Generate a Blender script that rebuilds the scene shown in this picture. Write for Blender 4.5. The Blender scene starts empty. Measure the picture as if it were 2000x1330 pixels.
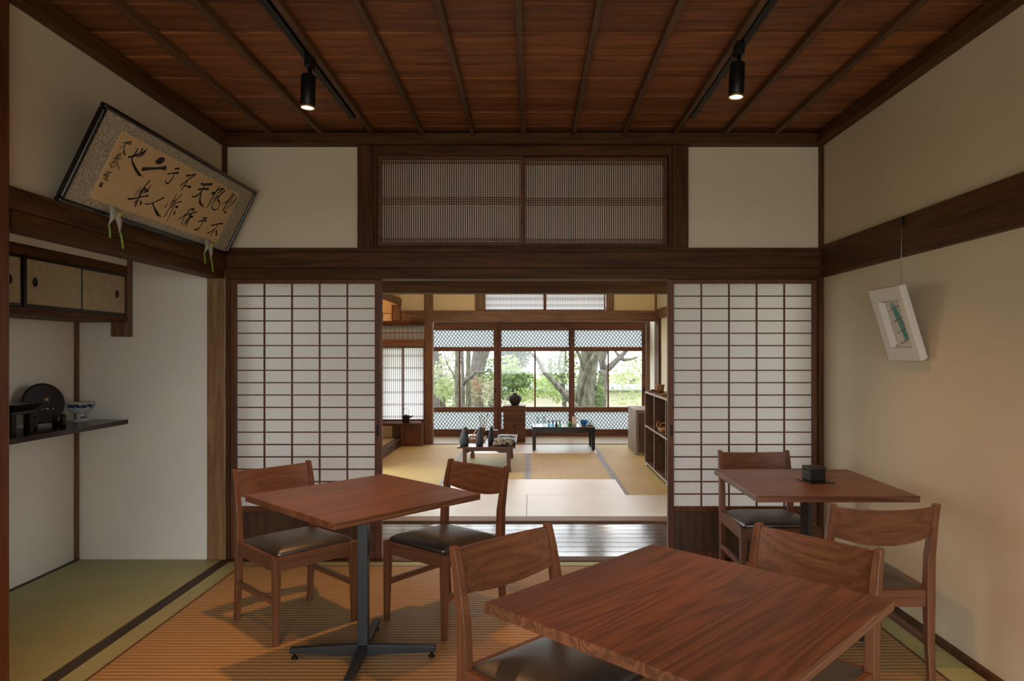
import bpy, bmesh, math, random
from mathutils import Vector, Matrix
R = random.Random(7)
C = bpy.context.scene.collection
S = bpy.context.scene
PI = math.pi

# ------------------------------------------------------------------ camera, sky, exposure
# world axes: x to the right, y into the house, z up; the viewpoint is 1.3 m above the mats
F, CX, CY, EYE = 1340.0, 1036.0, 688.0, 1.3
cam = bpy.data.cameras.new('camera'); camo = bpy.data.objects.new('camera', cam); C.objects.link(camo)
cam.sensor_width = 36; cam.lens = F / 2000 * 36
cam.shift_x = (1000 - CX) / 2000; cam.shift_y = (CY - 665) / 2000
camo.location = (0, 0, EYE); camo.rotation_euler = (PI / 2, 0, 0)
cam.clip_start = 0.05; cam.clip_end = 200
S.camera = camo
W = bpy.data.worlds.new('sky'); S.world = W; W.use_nodes = True
wb = W.node_tree.nodes['Background']
wb.inputs[0].default_value = (0.93, 0.97, 1.0, 1); wb.inputs[1].default_value = 7.0      # bright overcast sky
S.view_settings.view_transform = 'Standard'; S.view_settings.look = 'None'
S.view_settings.gamma = 1; S.view_settings.use_curve_mapping = False; S.view_settings.exposure = 0.0
S.cycles.use_denoising = True
S.cycles.max_bounces = 10; S.cycles.diffuse_bounces = 6; S.cycles.glossy_bounces = 4
S.cycles.transparent_max_bounces = 16; S.cycles.sample_clamp_indirect = 6
S.cycles.caustics_reflective = False; S.cycles.caustics_refractive = False

def light(name, kind, loc, energy, col, **k):
    l = bpy.data.lights.new(name, kind); l.energy = energy; l.color = col
    for a, v in k.items(): setattr(l, a, v)
    o = bpy.data.objects.new(name, l); C.objects.link(o); o.location = loc
    return o
def portal(name, loc, sx, sy, rot):
    o = light(name, 'AREA', loc, 1, (1, 1, 1), shape='RECTANGLE', size=sx, size_y=sy)
    o.data.cycles.is_portal = True; o.rotation_euler = rot
portal('garden_window_portal', (-0.5, 10.72, 0.9), 4.7, 1.75, (-PI / 2, 0, 0))
portal('side_window_portal', (-1.98, 6.65, 0.9), 1.9, 1.7, (0, -PI / 2, 0))
portal('corridor_opening_portal', (-2.75, 4.83, 1.4), 2.2, 0.7, (0, -PI / 2, 0))  # corridor end opened to the sky to backlight the paper doors
portal('corridor_end_portal', (2.75, 4.83, 1.4), 2.2, 0.7, (0, PI / 2, 0))
portal('rear_window_portal', (0.1, -1.75, 1.0), 3.2, 1.8, (PI / 2, 0, 0))
WARM = (1.0, 0.47, 0.17)
def spot(name, loc, aim, e, size=1.5, blend=0.9, rad=0.02):
    o = light(name, 'SPOT', loc, e, WARM, spot_size=size, spot_blend=blend, shadow_soft_size=rad)
    o.rotation_euler = (Vector(aim) - Vector(loc)).to_track_quat('-Z', 'Y').to_euler()
    return o

# ------------------------------------------------------------------ mesh helpers
class MB:
    def __init__(s): s.v = []; s.f = []; s.sm = []
    def add(s, vs, fs, smooth=False):
        n = len(s.v); s.v += [tuple(p) for p in vs]; s.f += [tuple(i + n for i in q) for q in fs]; s.sm += [smooth] * len(fs); return s
    def box(s, x0, x1, y0, y1, z0, z1):
        return s.add([(x, y, z) for x in (x0, x1) for y in (y0, y1) for z in (z0, z1)],
                     [(0, 1, 3, 2), (4, 6, 7, 5), (0, 4, 5, 1), (2, 3, 7, 6), (0, 2, 6, 4), (1, 5, 7, 3)])
    def hexa(s, a, b):            # two quads (bottom ring, top ring)
        return s.add(list(a) + list(b), [(3, 2, 1, 0), (4, 5, 6, 7), (0, 1, 5, 4), (1, 2, 6, 5), (2, 3, 7, 6), (3, 0, 4, 7)])
    def post(s, p, q, w0, d0, w1, d1):   # tapered square bar from p to q
        ra = [(p[0] + a * w0 / 2, p[1] + b * d0 / 2, p[2]) for a, b in ((-1, -1), (1, -1), (1, 1), (-1, 1))]
        rb = [(q[0] + a * w1 / 2, q[1] + b * d1 / 2, q[2]) for a, b in ((-1, -1), (1, -1), (1, 1), (-1, 1))]
        return s.hexa(ra, rb)
    def tube(s, pts, rad, n=10, cap=True):
        pts = [Vector(p) for p in pts]
        if not isinstance(rad, (list, tuple)): rad = [rad] * len(pts)
        vs = []; fs = []; up = None
        for i, p in enumerate(pts):
            t = (pts[min(i + 1, len(pts) - 1)] - pts[max(i - 1, 0)]).normalized()
            if up is None: up = t.orthogonal().normalized()
            up = (up - t * up.dot(t))
            up = up.normalized() if up.length > 1e-6 else t.orthogonal().normalized()
            w = t.cross(up)
            for k in range(n):
                a = 2 * PI * k / n; vs.append(p + (up * math.cos(a) + w * math.sin(a)) * rad[i])
        for i in range(len(pts) - 1):
            for k in range(n):
                k2 = (k + 1) % n; fs.append((i * n + k, i * n + k2, (i + 1) * n + k2, (i + 1) * n + k))
        s.add(vs, fs, True)
        if cap:
            m = len(s.v) - len(vs); s.f += [tuple(m + k for k in reversed(range(n))), tuple(m + len(vs) - n + k for k in range(n))]; s.sm += [False] * 2
        return s
    def lathe(s, prof, n=28, c=(0, 0, 0), sy=1.0):   # prof: (radius, z)
        vs = []; fs = []
        for r, z in prof:
            for k in range(n):
                a = 2 * PI * k / n; vs.append((c[0] + r * math.cos(a), c[1] + r * math.sin(a) * sy, c[2] + z))
        for i in range(len(prof) - 1):
            for k in range(n):
                k2 = (k + 1) % n; fs.append((i * n + k, i * n + k2, (i + 1) * n + k2, (i + 1) * n + k))
        s.add(vs, fs, True)
        m = len(s.v) - len(vs)
        if prof[0][0] > 1e-4: s.f.append(tuple(m + k for k in reversed(range(n)))); s.sm.append(False)
        if prof[-1][0] > 1e-4: s.f.append(tuple(m + len(vs) - n + k for k in range(n))); s.sm.append(False)
        return s
    def prism(s, poly, d0, d1, axis='y'):   # 2-D polygon (a, b) swept along an axis
        fn = {'y': lambda a, b, d: (a, d, b), 'x': lambda a, b, d: (d, a, b), 'z': lambda a, b, d: (a, b, d)}[axis]
        n = len(poly)
        return s.add([fn(a, b, d0) for a, b in poly] + [fn(a, b, d1) for a, b in poly],
                     [tuple(range(n)), tuple(range(2 * n - 1, n - 1, -1))] + [(i, (i + 1) % n, n + (i + 1) % n, n + i) for i in range(n)])
    def xform(s, m):
        s.v = [tuple(m @ Vector(p)) for p in s.v]; return s
    def build(s, name, mat, parent=None, bevel=0, loc=None):
        me = bpy.data.meshes.new(name); me.from_pydata(s.v, [], s.f); me.update()
        bm = bmesh.new(); bm.from_mesh(me); bmesh.ops.recalc_face_normals(bm, faces=bm.faces) if not getattr(s, 'keep', 0) else None
        bm.to_mesh(me); bm.free()
        me.polygons.foreach_set('use_smooth', s.sm)
        o = bpy.data.objects.new(name, me); C.objects.link(o)
        if mat: me.materials.append(mat)
        if parent: o.parent = parent
        if loc: o.location = loc
        if bevel:
            b = o.modifiers.new('bevel', 'BEVEL'); b.width = bevel; b.segments = 2; b.limit_method = 'ANGLE'; b.angle_limit = 0.6
        return o

def tag(o, label, cat, group=None, kind=None):
    o['label'] = label; o['category'] = cat
    if group: o['group'] = group
    if kind: o['kind'] = kind
    return o
def thing(name, label, cat, loc=(0, 0, 0), rz=0, group=None, kind=None):
    o = bpy.data.objects.new(name, None); C.objects.link(o); o.empty_display_size = 0.1
    o.location = loc; o.rotation_euler = (0, 0, rz)
    return tag(o, label, cat, group, kind)
def struct(name, mb, mat, label, cat, bevel=0):
    return tag(mb.build(name, mat, None, bevel), label, cat, None, 'structure')
_t = [0]
def trim(box, mat, label, bevel=0.003):
    _t[0] += 1
    return struct('trim_%d' % _t[0], MB().box(*box), mat, label, 'trim', bevel)
def dup(root, loc, rz=0, label=None, group=None):
    r = root.copy(); C.objects.link(r); r.location = loc; r.rotation_euler = (0, 0, rz)
    if label: r['label'] = label
    if group: r['group'] = group
    for ch in list(root.children):
        c = ch.copy(); C.objects.link(c); c.parent = r
        for g in list(ch.children):
            d = g.copy(); C.objects.link(d); d.parent = c
    return r

# ------------------------------------------------------------------ materials
def srgb(r, g, b):
    return tuple(((c / 255) / 12.92 if c / 255 <= 0.04045 else ((c / 255 + 0.055) / 1.055) ** 2.4) for c in (r, g, b)) + (1,)
class NT:
    def __init__(s, name):
        s.m = bpy.data.materials.new(name); s.m.use_nodes = True; s.t = s.m.node_tree; s.n = s.t.nodes
        s.b = s.n['Principled BSDF']; s.out = s.n['Material Output']
    def new(s, t, **k):
        n = s.n.new(t)
        for a, v in k.items():
            if a.startswith('i_'): n.inputs[a[2:].replace('_', ' ')].default_value = v
            else: setattr(n, a, v)
        return n
    def link(s, a, b): s.t.links.new(a, b)
    def set(s, **k):
        for a, v in k.items(): s.b.inputs[a.replace('_', ' ')].default_value = v
    def ramp(s, fac, stops):
        n = s.new('ShaderNodeValToRGB'); e = n.color_ramp.elements
        while len(e) < len(stops): e.new(0.5)
        for i, (p, c) in enumerate(stops): e[i].position = p; e[i].color = c
        s.link(fac, n.inputs[0]); return n.outputs[0]
    def coords(s, scale=(1, 1, 1), rnd=True, kind='Object'):
        tc = s.new('ShaderNodeTexCoord'); mp = s.new('ShaderNodeMapping'); mp.inputs['Scale'].default_value = scale
        src = tc.outputs[kind]
        if rnd:
            oi = s.new('ShaderNodeObjectInfo'); ml = s.new('ShaderNodeMath', operation='MULTIPLY'); ml.inputs[1].default_value = 13.7
            s.link(oi.outputs['Random'], ml.inputs[0]); ad = s.new('ShaderNodeVectorMath', operation='ADD')
            s.link(src, ad.inputs[0]); s.link(ml.outputs[0], ad.inputs[1]); src = ad.outputs[0]
        s.link(src, mp.inputs[0]); return mp.outputs[0]
    def bump(s, h, strength=0.3, dist=0.002):
        b = s.new('ShaderNodeBump'); b.inputs['Strength'].default_value = strength; b.inputs['Distance'].default_value = dist
        s.link(h, b.inputs['Height']); s.link(b.outputs[0], s.b.inputs['Normal'])
    def mix(s, f, a, b, mode='MIX'):
        n = s.new('ShaderNodeMix', data_type='RGBA', blend_type=mode)
        for i, x in ((0, f), (6, a), (7, b)):
            if hasattr(x, 'links'): s.link(x, n.inputs[i])
            else: n.inputs[i].default_value = x
        return n.outputs[2]
def plain(name, col, rough=0.5, metal=0.0, var=0.82, **k):
    t = NT(name); t.set(Base_Color=col, Roughness=rough, Metallic=metal)
    for a, v in k.items(): t.b.inputs[a.replace('_', ' ')].default_value = v
    ns = t.new('ShaderNodeTexNoise'); ns.inputs['Scale'].default_value = 40
    t.link(t.coords(), ns.inputs[0]); dk = tuple(c * var for c in col[:3]) + (1,)
    t.link(t.ramp(ns.outputs[0], [(0.3, dk), (0.7, col)]), t.b.inputs['Base Color'])
    return t.m
def wood(name, c1, c2, axis='x', rough=0.5, fine=1.0, spec=0.4, island=0.0):
    t = NT(name); lo, hi = 1.1, 17 * fine
    sc = {'x': (lo, hi, hi), 'y': (hi, lo, hi), 'z': (hi, hi, lo)}[axis]
    n1 = t.new('ShaderNodeTexNoise'); n1.inputs['Scale'].default_value = 1.6; n1.inputs['Detail'].default_value = 5; n1.inputs['Distortion'].default_value = 0.9
    t.link(t.coords(sc), n1.inputs[0])
    n2 = t.new('ShaderNodeTexNoise'); n2.inputs['Scale'].default_value = 9; n2.inputs['Detail'].default_value = 3
    t.link(t.coords(tuple(q * 1.3 for q in sc)), n2.inputs[0])
    a = t.ramp(n1.outputs[0], [(0.3, c1), (0.5, tuple((p + q) / 2 for p, q in zip(c1, c2))), (0.72, c2)])
    fineg = t.ramp(n2.outputs[0], [(0.35, (0.72, 0.72, 0.72, 1)), (0.6, (1, 1, 1, 1))])
    col = t.mix(0.8, a, fineg, 'MULTIPLY')
    if island:
        g = t.new('ShaderNodeNewGeometry')
        col = t.mix(1.0, col, t.ramp(g.outputs['Random Per Island'], [(0, (1 - island,) * 3 + (1,)), (1, (1 + island, 1 + island * 0.8, 1 + island * 0.5, 1))]), 'MULTIPLY')
    t.link(col, t.b.inputs['Base Color']); t.set(Roughness=rough); t.b.inputs['Specular IOR Level'].default_value = spec
    t.bump(n2.outputs[0], 0.15, 0.001)
    return t.m
def walnut(name, c1, c2, axis='x', plank=0.0, rough=0.42, rings=55.0, ringw=0.065):
    """walnut with flowing cathedral grain; plank > 0 glues it up from boards of that width across the grain"""
    t = NT(name); tc = t.new('ShaderNodeTexCoord'); oi = t.new('ShaderNodeObjectInfo')
    sep = t.new('ShaderNodeSeparateXYZ'); t.link(tc.outputs['Object'], sep.inputs[0])
    al, ac, az = {'x': (0, 1, 2), 'y': (1, 0, 2), 'z': (2, 0, 1)}[axis]
    def M(op, a, b):
        n = t.new('ShaderNodeMath', operation=op)
        for i, x in enumerate((a, b)):
            if hasattr(x, 'links'): t.link(x, n.inputs[i])
            else: n.inputs[i].default_value = x
        return n.outputs[0]
    off = M('MULTIPLY', oi.outputs['Random'], 17.0)
    tone = None
    if plank:
        pid = M('FLOOR', M('DIVIDE', M('ADD', sep.outputs[ac], 5.03), plank), 0)
        wn = t.new('ShaderNodeTexWhiteNoise', noise_dimensions='1D'); t.link(M('ADD', pid, off), wn.inputs['W'])
        off = M('ADD', off, M('MULTIPLY', wn.outputs[0], 9.0)); tone = wn.outputs[0]
    cb = t.new('ShaderNodeCombineXYZ')
    t.link(M('ADD', M('MULTIPLY', sep.outputs[al], 0.34), off), cb.inputs[0])
    t.link(M('MULTIPLY', sep.outputs[ac], 5.5), cb.inputs[1]); t.link(M('ADD', M('MULTIPLY', sep.outputs[az], 5.5), off), cb.inputs[2])
    n0 = t.new('ShaderNodeTexNoise'); n0.inputs['Scale'].default_value = 1.5; n0.inputs['Detail'].default_value = 2; t.link(cb.outputs[0], n0.inputs[0])
    sw = M('SINE', M('MULTIPLY', n0.outputs[0], rings), 0)
    n1 = t.new('ShaderNodeTexNoise'); n1.inputs['Scale'].default_value = 3; n1.inputs['Detail'].default_value = 6
    mp = t.new('ShaderNodeMapping'); mp.inputs['Scale'].default_value = (1.5, 14, 14); t.link(cb.outputs[0], mp.inputs[0]); t.link(mp.outputs[0], n1.inputs[0])
    n2 = t.new('ShaderNodeTexNoise'); n2.inputs['Scale'].default_value = 4; n2.inputs['Detail'].default_value = 3
    mp2 = t.new('ShaderNodeMapping'); mp2.inputs['Scale'].default_value = (1.2, 34, 34); t.link(cb.outputs[0], mp2.inputs[0]); t.link(mp2.outputs[0], n2.inputs[0])
    h = M('ADD', M('MULTIPLY', sw, ringw), M('ADD', M('MULTIPLY', n1.outputs[0], 0.5), M('MULTIPLY', n2.outputs[0], 0.30)))
    col = t.ramp(h, [(0.15, c1), (0.62, c2)])
    if tone is not None:
        col = t.mix(1.0, col, t.ramp(tone, [(0, (0.78, 0.76, 0.74, 1)), (1, (1.12, 1.05, 1.0, 1))]), 'MULTIPLY')
    t.link(col, t.b.inputs['Base Color']); t.set(Roughness=rough)
    t.bump(n1.outputs[0], 0.12, 0.001)
    return t.m
def ribbed(name, c1, c2, axis, pitch, rough=0.6, depth=0.004, strength=0.5, fine=240.0, spec=0.5):
    """woven rush: ribs running along `axis`, repeated every `pitch` metres across it"""
    t = NT(name); w = t.new('ShaderNodeTexWave', wave_type='BANDS', bands_direction='Y' if axis == 'x' else 'X', wave_profile='SIN')
    w.inputs['Scale'].default_value = 1 / pitch * (2 * PI) / 20.0; w.inputs['Distortion'].default_value = 0.25; w.inputs['Detail'].default_value = 1.5; w.inputs['Detail Scale'].default_value = 2
    t.link(t.coords(rnd=False), w.inputs[0])
    n = t.new('ShaderNodeTexNoise'); n.inputs['Scale'].default_value = 1; n.inputs['Detail'].default_value = 2
    t.link(t.coords((fine, fine * 0.25, 1) if axis == 'x' else (fine * 0.25, fine, 1), rnd=False), n.inputs[0])
    n3 = t.new('ShaderNodeTexNoise'); n3.inputs['Scale'].default_value = 2.2; n3.inputs['Detail'].default_value = 3
    t.link(t.coords(), n3.inputs[0])
    a = t.ramp(w.outputs[0], [(0.12, c1), (0.6, c2)])
    b = t.mix(0.6, a, t.ramp(n.outputs[0], [(0.3, (0.7, 0.7, 0.7, 1)), (0.65, (1.08, 1.08, 1.08, 1))]), 'MULTIPLY')
    b = t.mix(0.5, b, t.ramp(n3.outputs[0], [(0.3, (0.82, 0.82, 0.82, 1)), (0.7, (1.05, 1.05, 1.05, 1))]), 'MULTIPLY')
    t.link(b, t.b.inputs['Base Color']); t.set(Roughness=rough); t.b.inputs['Specular IOR Level'].default_value = spec
    ad = t.new('ShaderNodeMath', operation='ADD'); ml = t.new('ShaderNodeMath', operation='MULTIPLY'); ml.inputs[1].default_value = 0.25
    t.link(n.outputs[0], ml.inputs[0]); t.link(w.outputs[0], ad.inputs[0]); t.link(ml.outputs[0], ad.inputs[1])
    t.bump(ad.outputs[0], strength, depth)
    return t.m
def plaster(name, col):
    t = NT(name); n = t.new('ShaderNodeTexNoise'); n.inputs['Scale'].default_value = 260; n.inputs['Detail'].default_value = 4
    n2 = t.new('ShaderNodeTexNoise'); n2.inputs['Scale'].default_value = 1.3; n2.inputs['Detail'].default_value = 3
    t.link(t.coords(), n.inputs[0]); t.link(t.coords(), n2.inputs[0])
    d = tuple(c * 0.94 for c in col[:3]) + (1,)
    t.link(t.ramp(n2.outputs[0], [(0.35, d), (0.65, col)]), t.b.inputs['Base Color']); t.set(Roughness=0.9)
    t.b.inputs['Specular IOR Level'].default_value = 0.1
    t.bump(n.outputs[0], 0.15, 0.001); return t.m
def paper(name, col, trans=0.5):
    t = NT(name); d = t.new('ShaderNodeBsdfDiffuse'); tr = t.new('ShaderNodeBsdfTranslucent'); mx = t.new('ShaderNodeMixShader')
    n = t.new('ShaderNodeTexNoise'); n.inputs['Scale'].default_value = 90; n.inputs['Detail'].default_value = 6; t.link(t.coords(), n.inputs[0])
    c = t.ramp(n.outputs[0], [(0.3, tuple(q * 0.93 for q in col[:3]) + (1,)), (0.7, col)])
    t.link(c, d.inputs[0]); t.link(c, tr.inputs[0]); mx.inputs[0].default_value = trans
    t.link(d.outputs[0], mx.inputs[1]); t.link(tr.outputs[0], mx.inputs[2]); t.link(mx.outputs[0], t.out.inputs[0]); return t.m
def clear_glass(name, tint=(1, 1, 1, 1)):
    t = NT(name); tr = t.new('ShaderNodeBsdfTransparent'); g = t.new('ShaderNodeBsdfGlossy'); g.inputs['Roughness'].default_value = 0.02
    tr.inputs[0].default_value = tint
    fr = t.new('ShaderNodeLayerWeight'); fr.inputs[0].default_value = 0.5; mx = t.new('ShaderNodeMixShader')
    t.link(t.ramp(fr.outputs['Facing'], [(0.0, (0.04, 0.04, 0.04, 1)), (0.55, (0.06, 0.06, 0.06, 1)), (1.0, (0.6, 0.6, 0.6, 1))]), mx.inputs[0]); t.link(tr.outputs[0], mx.inputs[1]); t.link(g.outputs[0], mx.inputs[2]); t.link(mx.outputs[0], t.out.inputs[0]); return t.m
def figured_glass(name):
    """old pressed glass with a slanting scale pattern: scatters light, shows only a blur"""
    t = NT(name); tl = t.new('ShaderNodeBsdfTranslucent'); tr = t.new('ShaderNodeBsdfTransparent'); mx = t.new('ShaderNodeMixShader')
    def band(rot):
        w = t.new('ShaderNodeTexWave', wave_type='BANDS', bands_direction='X'); w.inputs['Scale'].default_value = 7.5; w.inputs['Distortion'].default_value = 0.6
        tc = t.new('ShaderNodeTexCoord'); mp = t.new('ShaderNodeMapping'); mp.inputs['Rotation'].default_value = (0, rot, 0)
        t.link(tc.outputs['Object'], mp.inputs[0]); t.link(mp.outputs[0], w.inputs[0]); return w.outputs[0]
    a = t.new('ShaderNodeMath', operation='MULTIPLY'); t.link(band(0.75), a.inputs[0]); t.link(band(-0.6), a.inputs[1])
    t.link(t.ramp(a.outputs[0], [(0.0, (0.22, 0.23, 0.235, 1)), (0.45, (0.54, 0.555, 0.56, 1))]), tl.inputs[0])
    t.link(t.ramp(a.outputs[0], [(0.0, (0.03, 0.03, 0.03, 1)), (0.7, (0.07, 0.07, 0.07, 1))]), mx.inputs[0])
    t.link(tl.outputs[0], mx.inputs[1]); t.link(tr.outputs[0], mx.inputs[2]); t.link(mx.outputs[0], t.out.inputs[0]); return t.m
def leafmat(name, cols, trans=0.45):
    t = NT(name); d = t.new('ShaderNodeBsdfDiffuse'); tr = t.new('ShaderNodeBsdfTranslucent'); mx = t.new('ShaderNodeMixShader'); mx.inputs[0].default_value = trans
    g = t.new('ShaderNodeNewGeometry'); n = len(cols)
    c = t.ramp(g.outputs['Random Per Island'], [(i / max(1, n - 1), q) for i, q in enumerate(cols)])
    t.link(c, d.inputs[0]); t.link(c, tr.inputs[0]); t.link(d.outputs[0], mx.inputs[1]); t.link(tr.outputs[0], mx.inputs[2]); t.link(mx.outputs[0], t.out.inputs[0]); return t.m
def glow(name, col, e):
    t = NT(name); t.set(Base_Color=(0, 0, 0, 1), Emission_Color=col, Emission_Strength=e); return t.m

D1, D2 = (0.046, 0.017, 0.005, 1), (0.138, 0.056, 0.017, 1)          # dark old timber
beam_x, beam_y, beam_z = [wood('old_timber_' + a, D1, D2, a, 0.55, 1.0, 0.22) for a in 'xyz']
B1, B2 = (0.11, 0.050, 0.023, 1), (0.25, 0.130, 0.064, 1)              # mid brown timber
mid_x, mid_y, mid_z = [wood('brown_timber_' + a, B1, B2, a, 0.5) for a in 'xyz']
P1, P2 = (0.20, 0.105, 0.045, 1), (0.42, 0.25, 0.115, 1)
pale_post = wood('pale_post_timber', P1, P2, 'z', 0.45)
sash_x = wood('sash_timber_x', (0.085, 0.026, 0.010, 1), (0.20, 0.070, 0.026, 1), 'x', 0.5)
sash_z = wood('sash_timber_z', (0.085, 0.026, 0.010, 1), (0.20, 0.070, 0.026, 1), 'z', 0.5)
ceil_m = wood('ceiling_cedar', (0.12, 0.042, 0.013, 1), (0.34, 0.132, 0.044, 1), 'x', 0.55, 0.8, island=0.3)
batten_m = wood('ceiling_batten_timber', (0.07, 0.032, 0.014, 1), (0.17, 0.085, 0.04, 1), 'y', 0.5)
floor_gloss = wood('polished_boards', (0.035, 0.016, 0.008, 1), (0.10, 0.05, 0.025, 1), 'x', 0.2, 1.0, 1.0)
engawa_m = wood('veranda_boards', (0.40, 0.32, 0.23, 1), (0.58, 0.48, 0.36, 1), 'x', 0.28, 1.0, 0.7)  # wood colour lightened to stand in for the window reflection
fb = floor_gloss.node_tree.nodes['Principled BSDF']; fb.inputs['Coat Weight'].default_value = 1.0; fb.inputs['Coat Roughness'].default_value = 0.12; fb.inputs['Coat IOR'].default_value = 1.75
charcoal_trim = wood('charcoal_strip', (0.03, 0.024, 0.018, 1), (0.075, 0.06, 0.045, 1), 'y', 0.6)
lacquer_shelf = wood('lacquered_shelf', (0.018, 0.008, 0.006, 1), (0.045, 0.020, 0.014, 1), 'y', 0.2, 1, 0.5)
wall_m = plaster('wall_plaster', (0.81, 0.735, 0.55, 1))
wall_shaded = plaster('shaded_plaster', (0.71, 0.605, 0.425, 1))  # same room plaster, with duller tan reflected light put into its colour
wall_lit = plaster('lit_plaster', (0.87, 0.845, 0.76, 1))  # same plaster again, whitened to make the underlit alcove look brighter
wall_far = plaster('ochre_plaster', (0.80, 0.68, 0.45, 1))
shoji_p = paper('shoji_paper', (0.74, 0.735, 0.745, 1), 0.5)
bright_p = paper('transom_paper', (0.80, 0.79, 0.80, 1), 0.85)
fusuma_p = paper('fusuma_paper', (0.80, 0.78, 0.66, 1), 0.05)
green_mat = ribbed('fresh_rush_x', (0.35, 0.365, 0.155, 1), (0.48, 0.49, 0.24, 1), 'x', 0.015, 0.55, 0.002, 0.35)
rug_m = ribbed('rush_rug_weave', (0.34, 0.205, 0.080, 1), (0.54, 0.345, 0.15, 1), 'x', 0.03, 0.6, 0.005, 0.4)
straw_y = ribbed('straw_rush_y', (0.42, 0.325, 0.125, 1), (0.58, 0.465, 0.195, 1), 'y', 0.022, 0.6, 0.003, 0.4, 240.0, 0.2)
straw_sheen_x = ribbed('straw_rush_sheen_x', (0.64, 0.615, 0.53, 1), (0.76, 0.74, 0.66, 1), 'x', 0.02, 0.36, 0.002, 0.35)  # pale colour stands in for window sheen on the crosswise weave
slab_m = plain('subfloor', (0.2, 0.15, 0.1, 1), 0.9)
heri_blue = plain('blue_grey_cloth', (0.30, 0.33, 0.36, 1), 0.7)
glass_m = clear_glass('window_glass', (0.97, 0.98, 0.98, 1))
figured = figured_glass('figured_glass')
black_metal = plain('black_metal', (0.012, 0.012, 0.013, 1), 0.4, 0.6)
grey_metal = plain('grey_painted_steel', (0.040, 0.044, 0.048, 1), 0.42, 0.5)
wal1, wal2 = (0.058, 0.020, 0.009, 1), (0.235, 0.095, 0.042, 1)
wal_x, wal_y, wal_z = [walnut('walnut_' + a, wal1, wal2, a) for a in 'xyz']
wal_top = walnut('walnut_top', (0.060, 0.023, 0.012, 1), (0.27, 0.112, 0.055, 1), 'x', 0.117, 0.38, 85.0, 0.105)
leather = plain('dark_leather', (0.013, 0.011, 0.010, 1), 0.42, 0.0, 0.9, Specular_IOR_Level=1.0, IOR=1.8)
lacq_black = plain('black_lacquer', (0.010, 0.008, 0.007, 1), 0.25)
lacq_brown = plain('brown_lacquer', (0.022, 0.010, 0.008, 1), 0.5, Specular_IOR_Level=0.25)
gold = plain('gold_paint', (0.45, 0.28, 0.09, 1), 0.4, 0.7)
white_paint = plain('white_paint', (0.68, 0.645, 0.58, 1), 0.5, 0.0, 0.98)

# ------------------------------------------------------------------ the setting: tea room (front), corridor, display room (behind), veranda
XL, XR, YB, YREAR = -1.93, 1.835, 4.312, -1.7
struct('floor', MB().box(-3.0, 2.0, YREAR, 4.36, -0.16, -0.05).box(-1.87, 1.81, YREAR, 1.33, -0.05, -0.001).box(-3.0, -1.93, YREAR, 2.34, -0.05, 0.0), slab_m, 'floor of the tea room under the mats', 'floor')
# corridor boards
b = MB(); y = 4.365
while y < 5.235:
    b.box(-2.6, 2.6, y + 0.0015, y + 0.1075, -0.03, 0.0); y += 0.109
b.box(-2.6, 2.6, 4.36, 5.24, -0.16, -0.03)
struct('floor.001', b, floor_gloss, 'polished dark board floor of the corridor between the rooms', 'floor', 0.003)
struct('floor.002', MB().box(-2.9, 2.0, 5.24, 9.70, -0.16, -0.05).box(-2.72, -1.86, 7.9, 9.76, -0.05, 0.095), straw_y, 'floor of the display room with its raised alcove', 'floor')
b = MB(); y = 9.735
while y < 10.6:
    b.box(-2.9, 1.9, y + 0.001, y + 0.119, -0.03, 0.0); y += 0.12
b.box(-2.9, 1.9, 9.73, 10.72, -0.16, -0.03)
struct('floor.003', b, engawa_m, 'board floor of the veranda along the garden windows', 'floor', 0.002)

# walls of the tea room
struct('wall_back', MB().box(XL - 0.1, -1.03, YB + 0.01, 4.42, 1.84, 2.9).box(0.93, XR + 0.1, YB + 0.01, 4.42, 1.84, 2.9).box(-1.03, 0.93, 4.33, 4.42, 2.55, 2.9), wall_m, 'cream plaster panels above the sliding doors', 'wall')
struct('wall_right', MB().box(XR, XR + 0.1, YREAR, YB + 0.12, -0.1, 2.9), wall_shaded, 'cream plaster wall beside the single hanging picture', 'wall')
struct('wall_left', MB().box(XL - 0.09, XL, YREAR, YB + 0.02, 1.80, 2.9).box(XL - 0.09, XL, YREAR, 2.36, -0.1, 1.80), wall_shaded, 'cream plaster wall behind the framed calligraphy', 'wall')
struct('wall_alcove', MB().box(-2.955, -2.855, 2.25, 4.42, -0.1, 2.4).box(-2.955, -1.96, YB, 4.42, -0.1, 2.4).box(-2.955, XL - 0.08, 2.25, 2.34, -0.1, 2.4).box(-2.955, XL - 0.08, 2.25, 4.42, 2.3, 2.4).box(-2.86, -2.505, 2.34, YB, 1.835, 2.3), wall_lit, 'cream plaster alcove walls behind the display shelf', 'wall')
# rear wall behind the viewpoint, with a wide garden opening that lets the daylight in
struct('wall_rear', MB().box(XL - 0.1, -1.5, YREAR - 0.1, YREAR, -0.1, 2.9).box(1.7, XR + 0.1, YREAR - 0.1, YREAR, -0.1, 2.9).box(-1.5, 1.7, YREAR - 0.1, YREAR, 1.90, 2.9).box(-1.5, 1.7, YREAR - 0.1, YREAR, -0.1, 0.08), wall_m, 'plaster wall behind the viewpoint with a wide opening', 'wall')
struct('roof', MB().box(-3.2, 3.0, YREAR - 0.1, 10.9, 2.9, 3.0), slab_m, 'unseen roof slab above both rooms, added to keep sky light out', 'roof')  # slab added above the ceilings to stop sky light leaking in
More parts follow.
